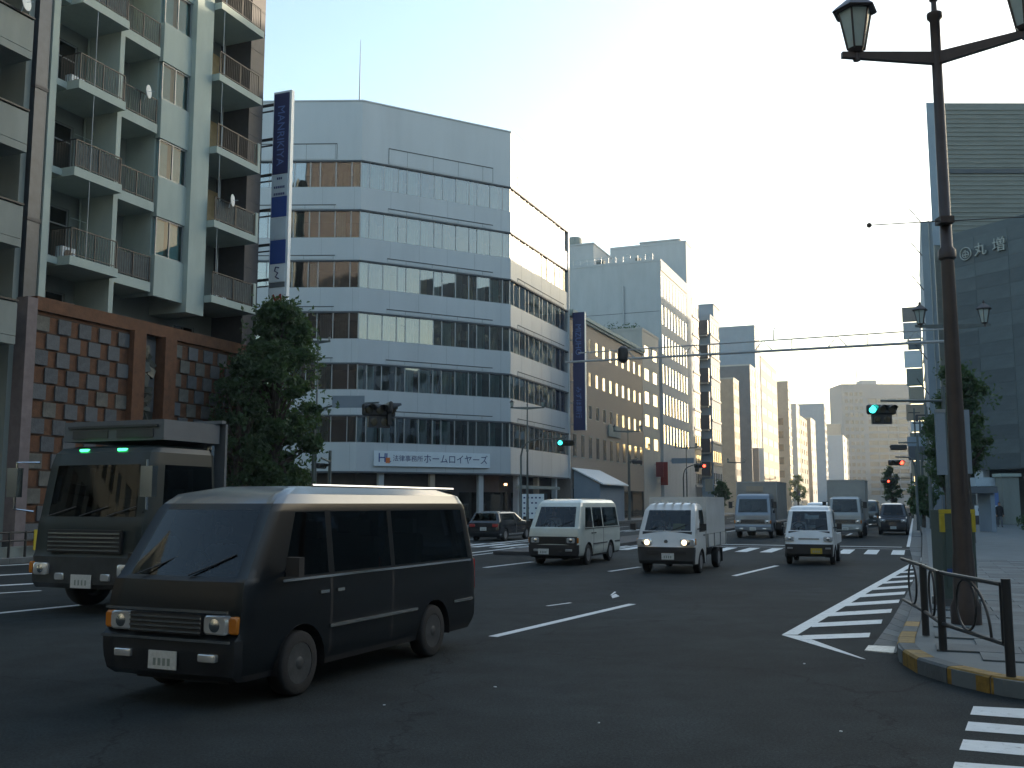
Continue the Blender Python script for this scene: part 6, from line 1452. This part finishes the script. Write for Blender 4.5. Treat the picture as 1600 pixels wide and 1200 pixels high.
# kerbside cabinet with yellow straps
pa, pb = atY(1475, 900, 16.6), atY(1527, 900, 16.6); wc = pb.x - pa.x; hc = atY(1500, 797, 16.6).z - PH
t = thing('roadside_cabinet', 'tall green grey roadside cabinet with yellow corner straps behind the railing', 'cabinet', (pa.x, 16.6, PH))
q = MB(); q.box(0, wc, 0, .42, .12, hc); q.build('housing', M['cabinet'], t); q = MB(); q.box(-.03, wc + .03, -.03, .45, 0, .12); q.build('plinth', M['kerb'], t)
q = MB(); q.box(.05, wc - .05, -.015, -.001, .3, hc - .3); q.build('door', mat('cabinet_door', (.06, .09, .085), .5, .2, var=.2), t)
for (x0, x1, z0, z1) in ((-.02, .22, hc - .055, hc + .012), (-.02, .05, hc - .36, hc - .058), (wc - .22, wc + .012, hc - .055, hc + .012), (wc - .05, wc + .012, hc - .36, hc - .058)): q = MB(); q.box(x0, x1, -.02, .04, z0, z1); q.build('strap', M['yel'], t)
q = MB(); q.box(.2, .3, -.018, -.0155, hc * .42, hc * .62); q.build('sticker', M['tan'], t); q = MB(); q.box(.05, .4, -.018, -.0155, hc * .33, hc * .39); q.build('notice', M['blue'], t)
# pedestrian railing at the kerb corner
t = thing('pedestrian_railing', 'brown pedestrian railing with ring ornaments at the kerb corner', 'railing', (0, 0, PH))
P1, P2, P3 = G(1447, 993, PH), G(1474, 1016, PH), G(1580, 1058, PH); P0 = G(1458, 940, PH); hh = .90
for p in (P1, P2, P3):
    q = MB(); q.tube([(p.x, p.y, 0), (p.x, p.y, hh + (.04 if p is P3 else .0))], .045, 10); q.build('post', M['rail'], t, smooth=True)
P3b = P3 + (P2 - P3).normalized() * .1
q = MB(); q.tube([(P3b.x, P3b.y, .3), (P3b.x, P3b.y, hh)], .03, 8); q.build('post', M['rail'], t)
def railp(a, c, z, r=.024): q = MB(); q.tube([(a.x, a.y, z), (c.x, c.y, z)], r, 8); q.build('rail', M['rail'], t, smooth=True)
PX = P1 + Vector((.35, 1.6, 0))
railp(PX, P1, hh - .02); railp(P1, P2, hh - .02); railp(P2, P3, hh - .02); railp(P1, P2, .3); railp(P2, P3, .3); railp(PX, P1, .3)
def ringo(a, c, f, rx, rz_, z, arc=(0, 2 * math.pi), r=.014):
    d = (c - a); q = MB(); m_ = a + d * f; d.normalize(); n = 24
    q.tube([(m_.x + d.x * math.cos(arc[0] + (arc[1] - arc[0]) * i / n) * rx, m_.y + d.y * math.cos(arc[0] + (arc[1] - arc[0]) * i / n) * rx, z + math.sin(arc[0] + (arc[1] - arc[0]) * i / n) * rz_) for i in range(n + 1)], r, 6, caps=False); q.build('ring', M['rail'], t, smooth=True)
ringo(P2, P3, .42, .27, .27, .59); ringo(P2, P3, .42, .62, .55, .3, (0, math.pi / 2)); ringo(P1, P2, .5, .22, .27, .59); ringo(PX, P1, .5, .3, .27, .59)
# far left guard rail and low wall
a = on_t(-40, 820, -26.4); c = on_t(64, 820, -26.4); s0_, s1_ = ST(a)[0], ST(c)[0]
t = thing('guard_rail', 'low steel guard rail on the far pavement at the left edge', 'railing', XY(s0_, -26.35, .15), RZ); Lr = s1_ - s0_
for z in (.52, .78): q = MB(); q.tube([(0, 0, z), (Lr, 0, z)], .03, 8); q.build('rail', M['rail'], t)
k = 0
while k <= Lr + .01: q = MB(); q.tube([(k, 0, 0), (k, 0, .82)], .04, 8); q.build('post', M['rail'], t); k += Lr / 4
q = MB(); q.box(Lr - .35, Lr - .12, -.06, -.04, .2, .85); q.build('yellow_marker', M['yel'], t)
q = MB(); q.box(-1, Lr, .12, .42, 0, .32); tag(q.build('planter_wall', M['conc2'], None, loc=XY(s0_, -26.35, .15), rz=RZ), 'low pale concrete kerb wall behind the left guard rail', 'low wall')
# wall stand board beside the silver van
bp_ = on_t(832, 800, -27.5); t = thing('notice_board', 'white notice board standing behind the off white van', 'sign', (bp_.x, bp_.y, .15), RZ - math.pi / 2 + .3)
q = MB(); q.box(-.9, .9, -.04, .04, .5, 2.4); q.build('board', M['signwhite'], t)
q = MB()
for r_ in range(4):
    for k in range(5):
        if (r_ * k) % 3 != 1: q.box(-.7 + k * .3, -.55 + k * .3, -.05, -.041, 2.05 - r_ * .4, 2.17 - r_ * .4)
q.build('print', M['ink'], t); q = MB(); q.box(-.85, -.78, -.04, .04, 0, .5); q.build('leg', M['steel'], t); q = MB(); q.box(.78, .85, -.04, .04, 0, .5); q.build('leg', M['steel'], t)
# shop flags and signs on the far pavement
def blade(name, label, px, py0, py1, w, m, t_=TL + .1, proj=1.0, cat='sign', text=None):
    a = on_t(px, py0, t_ + proj / 2); c = on_t(px, py1, t_ + proj / 2); o = thing(name, label, cat, XY(ST(a)[0], t_, c.z), RZ)
    q = MB(); q.box(-.08, .08, -proj, -.1, 0, a.z - c.z); q.build('panel', m, o); q = MB(); q.box(-.03, .03, -.1, .3, .2, .28); q.box(-.03, .03, -.1, .3, a.z - c.z - .3, a.z - c.z - .22); q.build('bracket', M['steel'], o)
    return o
blade('banner', 'red vertical banner under the narrow white office', 1037, 722, 758, .8, M['red'], proj=1.0); blade('banner', 'dark red banner just left of the red banner', 1030, 722, 745, .8, mat('dark_red', (.18, .03, .03), .7, var=.1), proj=1.0)
blade('shop_sign', 'grey blue box sign under the grey office', 1066, 716, 724, .8, M['bluewall'], proj=3.0)
for i, (px, y0, y1, m_, lb) in enumerate(((1107, 748, 768, 'cream', 'cream box sign low before the balcony flats'), (1180, 700, 752, 'brownwall', 'tall brown sign column before the dark grey block'), (1188, 700, 752, 'signwhite', 'tall white sign column beside the brown one'), (1246, 768, 778, 'blue', 'small blue sign above the pale van'), (1386, 705, 765, 'red', 'thin red sign strip at the street end'))): blade('shop_sign', lb, px, y0, y1, .8, M[m_], proj=1.2 + i * .1)
rs = atY(1409, 694, 120); o = thing('direction_sign', 'pale grey blue direction sign over the right pavement far ahead', 'sign', (atY(1432, 694, 84).x, 84, PH)); zz_ = atY(1432, 690, 84).z - PH
q = MB(); q.tube([(0, 0, 0), (0, 0, zz_ + .3)], .08, 8); q.build('pole', M['polelite'], o); q = MB(); q.box(-.8, .8, -.14, -.08, zz_ - .4, zz_ + .4); q.build('board', M['bluewall'], o)
# things on the right pavement by the arcade
o = thing('gate_pillar', 'pale square stone pillar on the right pavement behind the walking person', 'pillar', (atY(1575, 780, 80).x, 80, PH)); q = MB(); q.box(-.65, .65, -.6, .6, 0, atY(1575, 745, 80).z - PH); q.build('shaft', M['conc2'], o); q = MB(); zq = atY(1575, 745, 80).z - PH; q.box(-.8, .8, -.75, .75, zq, zq + .25); q.build('cap', M['conc'], o)
o = thing('parking_board', 'white and black notice board on legs beside the walking person', 'sign', (atY(1541, 800, 72).x, 72, PH)); q = MB(); q.box(-.8, .8, -.05, .05, .8, 1.5); q.build('board', M['signwhite'], o); q = MB(); q.box(-.8, .8, -.04, .04, .15, .79); q.build('base_panel', M['darkwall'], o)
q = MB()
for k in range(5): q.box(-.6 + k * .26, -.44 + k * .26, -.06, -.051, 1.1, 1.3)
q.build('print', M['ink'], o)
o = thing('lit_sign', 'small red sign with a white mark on the right arcade', 'sign', (atY(1536, 776, 74).x, 74, atY(1536, 786, 74).z)); q = MB(); q.box(-.35, .35, -.1, .1, 0, .95); q.build('box', M['red'], o); q = MB(); q.tube([(0, 0, -1.75), (0, 0, 0)], .05, 6); q.build('pole', M['darkwall'], o); q = MB(); q.box(-.14, .14, -.115, -.102, .3, .65); q.build('mark', M['signwhite'], o)
o = thing('bus_shelter', 'small kiosk with a pale roof edge beyond the roadside cabinet', 'shelter', (atY(1524, 790, 60).x, 60, PH)); zq = atY(1522, 764, 60).z - PH; q = MB(); q.box(-1.0, .9, -1, 1, zq - .25, zq + .12); q.build('roof', M['slate'], o); q = MB(); q.box(.55, .8, -.8, .8, 0, zq - .25); q.build('wall', M['bluewall'], o); q = MB(); q.box(-.9, -.75, -.8, -.65, 0, zq - .25); q.build('post', M['tan'], o)
o = thing('entrance_canopy', 'pale blue entrance canopy over the arcade on the right', 'canopy', (atY(1545, 755, 82).x, 82, 0)); zq = atY(1545, 760, 82).z; q = MB(); q.box(-1.6, 1.6, -1.2, 2, zq, zq + .7); q.build('fascia', M['signpale'], o)
for sx_ in (-1.5, 1.5): q = MB(); q.tube([(sx_, -1, PH), (sx_, -1, zq)], .06, 6); q.build('post', M['steel'], o)
o = thing('poster_stand', 'light blue poster panel behind the red sign on the right', 'poster', (atY(1549, 780, 79).x, 79, PH)); q = MB(); q.box(-.55, .55, -.06, .06, .6, 2.6); q.build('panel', M['palesky'], o); q = MB(); q.box(-.5, .5, -.05, .05, 0, .6); q.build('base', M['darkwall'], o)
# low barrier strip of parked bicycles / shrubs: clipped hedge on the right
def leaf_cloud(b, c, rad, n, rnd, sz_=.1, shell_=.55):
    for _ in range(n):
        while True:
            p = Vector((rnd.uniform(-1, 1), rnd.uniform(-1, 1), rnd.uniform(-1, 1)))
            if p.length < 1: break
        if p.length > .01: p = p.normalized() * (p.length ** shell_)
        c2 = Vector(c) + Vector((p.x * rad[0], p.y * rad[1], p.z * rad[2])); n_ = Vector((rnd.gauss(0, 1), rnd.gauss(0, 1), rnd.gauss(0, 1) + .6)).normalized(); u = n_.orthogonal().normalized(); u.rotate(Matrix.Rotation(rnd.uniform(0, 6.3), 3, n_)); v = n_.cross(u); s = sz_ * rnd.uniform(.6, 1.4)
        b.add([c2 - u * s, c2 - v * s * .5 + n_ * s * .15, c2 + u * s, c2 + v * s * .5 + n_ * s * .15], [(0, 1, 2, 3)], rnd.choice((0, 0, 1)))
pH_ = atY(1632, 815, 62); o = thing('clipped_hedge', 'low clipped green hedge at the right edge beyond the pillar', 'hedge', (pH_.x, 62, PH)); q = MB(); rnd = random.Random(2)
for k in range(6): leaf_cloud(q, (-1.0 + k * .9, 0, .5), (.7, .7, .55), 260, rnd, .09)
q.build('foliage', [M['leaf2'], M['leaf']], o)['kind'] = 'stuff'; q = MB()
for k in range(6): q.tube([(-1 + k * .9, 0, 0), (-1 + k * .9, 0, .5)], .03, 5)
q.build('stem', M['bark'], o)
# ---------- trees
def tree(label, base, H_, Rr, seed, n=9000, m=('leaf', 'leaf2'), low=.25, sz_=.12, lean=(0, 0), group=None, blobs=None):
    rnd = random.Random(seed); t = thing('street_tree', label, 'tree', base, 0, group); tr = MB(); r0 = .028 * H_ ** .9 + .03
    z1 = H_ * .42; tr.tube([(0, 0, -.05), (.02, 0, z1 * .4), (lean[0] * .3, lean[1] * .3, z1), (lean[0] * .7, lean[1] * .7, H_ * .7), (lean[0], lean[1], H_ * .93)], [r0 * 1.25, r0, r0 * .75, r0 * .4, .015], 10)
    cl = []
    for k in range(blobs or 44):
        f = low + (1 - low) * (k + rnd.random()) / (blobs or 44); z = H_ * f; q = (f - low) / (1 - low); rad = Rr * (math.sin(math.pi * min(1, .18 + q * .80)) ** .7) * rnd.uniform(.45, 1.0); a = rnd.uniform(0, 6.28); c = Vector((math.cos(a) * rad + lean[0] * f, math.sin(a) * rad + lean[1] * f, min(z, H_ * .96)))
        cl.append(c); tr.tube([(lean[0] * f * .6, lean[1] * f * .6, max(z1 * .7, z * .72)), (c.x * .55, c.y * .55, max(z1 * .75, z * .86)), tuple(c)], [r0 * .34, r0 * .2, .012], 5)
    tr.build('trunk', M['bark'], t, smooth=True); b = MB(); per = n // len(cl)
    for c in cl: s = rnd.uniform(.5, 1.5) * Rr * .30; leaf_cloud(b, c, (s, s * rnd.uniform(.7, 1.1), s * rnd.uniform(.5, .9)), per, rnd, sz_, .85)
    for _ in range(n // 14): c = rnd.choice(cl); p_ = Vector((rnd.gauss(0, 1), rnd.gauss(0, 1), rnd.gauss(0, .8))) * Rr * .26 + c; leaf_cloud(b, p_, (.12, .12, .12), 2, rnd, sz_)
    for _ in range(10):
        a = rnd.uniform(0, 6.28); c = Vector((math.cos(a) * Rr * rnd.uniform(.8, 1.1) + lean[0] * .5, math.sin(a) * Rr * rnd.uniform(.8, 1.1) + lean[1] * .5, H_ * rnd.uniform(low + .1, .85))); leaf_cloud(b, c, (.35, .35, .5), 45, rnd, sz_)
    b.build('crown', [M[m[0]], M[m[1]]], t)['kind'] = 'stuff'; return t
pT = on_t(425, 700, -27.0); tree('leafy street tree before the brick screen wall and white office', (pT.x, pT.y, .15), on_t(432, 478, -27.0).z, 1.8, 5, 34000, ('leaf', 'leaf2'), .22, .115, (.3, 0), blobs=85)
pT = on_t(372, 700, -27.3); tree('lower dark street tree half hidden behind the dump truck body', (pT.x, pT.y, .15), on_t(385, 560, -27.3).z, 1.1, 15, 7000, ('leaf2', 'leaf2'), .3, .10, (0, 0))
pT = atY(1507, 700, 43); tree('leafy street tree behind the tall post on the right', (pT.x, 43, PH), atY(1505, 575, 43).z, 1.3, 8, 13000, ('leaf2', 'leaf'), .42, .09, (-.1, 0))
pT = atY(1471, 700, 50); tree('narrow leafy tree left of the narrow board', (pT.x + .2, 50, PH), atY(1471, 640, 50).z, .9, 9, 4000, ('leaf2', 'leaf'), .38, .10)
for px, py, lb, Y_ in ((1441, 768, 'small dark bushy tree by the kerb far on the right', 70), (1246, 748, 'small green tree far along the far pavement', None), (1127, 762, 'small green tree at the foot of the balcony flats', None), (1392, 740, 'slender green tree near the street end', 140)):
    P = atY(px, py, Y_) if Y_ else on_t(px, py, -27.2); tree(lb, (P.x, P.y, .15), P.z + .8, max(.8, P.y * .008), int(px), 3000, ('leaf', 'leaf2'), .28, .16, blobs=34)
# right pavement street poles in the distance
for i, (px, Y_, py) in enumerate(((1447, 66, 640), (1437, 96, 655), (1428, 120, 640))):
    P = atY(px, py, Y_); o = thing('utility_pole', ('near', 'middle', 'far')[i] + ' dark utility pole among the right pavement signs', 'pole', (P.x, Y_, PH)); q = MB(); q.tube([(0, 0, 0), (0, 0, P.z)], [.14, .1], 8); q.build('shaft', M['polelite'], o); q = MB(); q.box(-.7, .7, -.05, .05, P.z - .6, P.z - .5); q.lathe([(.18, P.z - 1.6), (.18, P.z - .9)], 8, (.3, 0, 0)); q.build('crossarm', M['darkwall'], o)
# ---------- the man walking on the right pavement
def walker(loc, rz):
    J = [(0, 0, .95), (0, 0, 1.15), (-.01, 0, 1.38), (.02, 0, 1.5), (0, .19, 1.36), (-.1, .24, 1.08), (.02, .25, .86), (0, -.19, 1.36), (.08, -.24, 1.08), (.22, -.22, .88), (.12, .09, .5), (.16, .1, .08), (-.1, -.09, .5), (-.28, -.1, .12), (.3, .11, .04), (-.16, -.1, .05)]
    E = [(0, 1), (1, 2), (2, 3), (2, 4), (4, 5), (5, 6), (2, 7), (7, 8), (8, 9), (0, 10), (10, 11), (0, 12), (12, 13), (11, 14), (13, 15)]
    Rr = [(.17, .13), (.17, .13), (.15, .12), .055, .075, .055, .035, .075, .055, .035, .08, .05, .08, .05, .04, .04]
    hand_pts(J, E, Rr, 6, Vector((.1, 0, -1)), Vector((1, 0, 0)), 1); hand_pts(J, E, Rr, 9, Vector((.3, 0, -1)), Vector((1, 0, 0)), -1)
    p = thing('person', 'person in dark clothes walking on the right pavement', 'person', loc, rz)
    put('body', person_mesh(J, E, Rr, [M['skin'], M['coat'], M['slate'], M['black']], lambda c: 0 if c.z > 1.5 or (abs(c.y) > .17 and c.z < .86 and c.z > .6) else (1 if c.z > .78 else (2 if c.z > .1 else 3))), p)
    hd_ = put('head', head_mesh(.1), p, (.04, 0, 1.61)); put('hair', hair_mesh(.1), hd_)
    b = MB(); b.lathe([(.21, .72), (.20, .9), (.185, 1.1), (.2, 1.3), (.13, 1.44), (.07, 1.48)], 14); b.v = [(x * .75, y * 1.0, z) for x, y, z in b.v]; b.build('coat', M['coat'], p, smooth=True)
pw = G(1563, 824, PH); walker((pw.x, pw.y, PH), -math.pi / 2 - .3)
# the air over the street
hb = MB(); hb.box(-620, 920, -270, 1520, -1.1, 82); m = bpy.data.materials.new('haze'); m.use_nodes = True; n = m.node_tree; n.nodes.clear()
o_ = n.nodes.new('ShaderNodeOutputMaterial'); v_ = n.nodes.new('ShaderNodeVolumePrincipled'); v_.inputs['Density'].default_value = .0003; v_.inputs['Color'].default_value = (.92, .96, 1, 1); v_.inputs['Anisotropy'].default_value = .3
n.links.new(v_.outputs[0], o_.inputs['Volume']); hz = hb.build('haze', m); hz['kind'] = 'stuff'
# litter specks on the road
b = MB(); rnd = random.Random(6)
for _ in range(5):
    p = G(rnd.uniform(600, 1500), rnd.uniform(930, 1190)); s = rnd.uniform(.008, .022); b.obox((p.x, p.y, .006), (s, s * 1.4, .006), rnd.uniform(0, 3))
o = b.build('litter', M['signwhite']); tag(o, 'tiny pale scraps scattered on the near road', None, None, 'stuff')
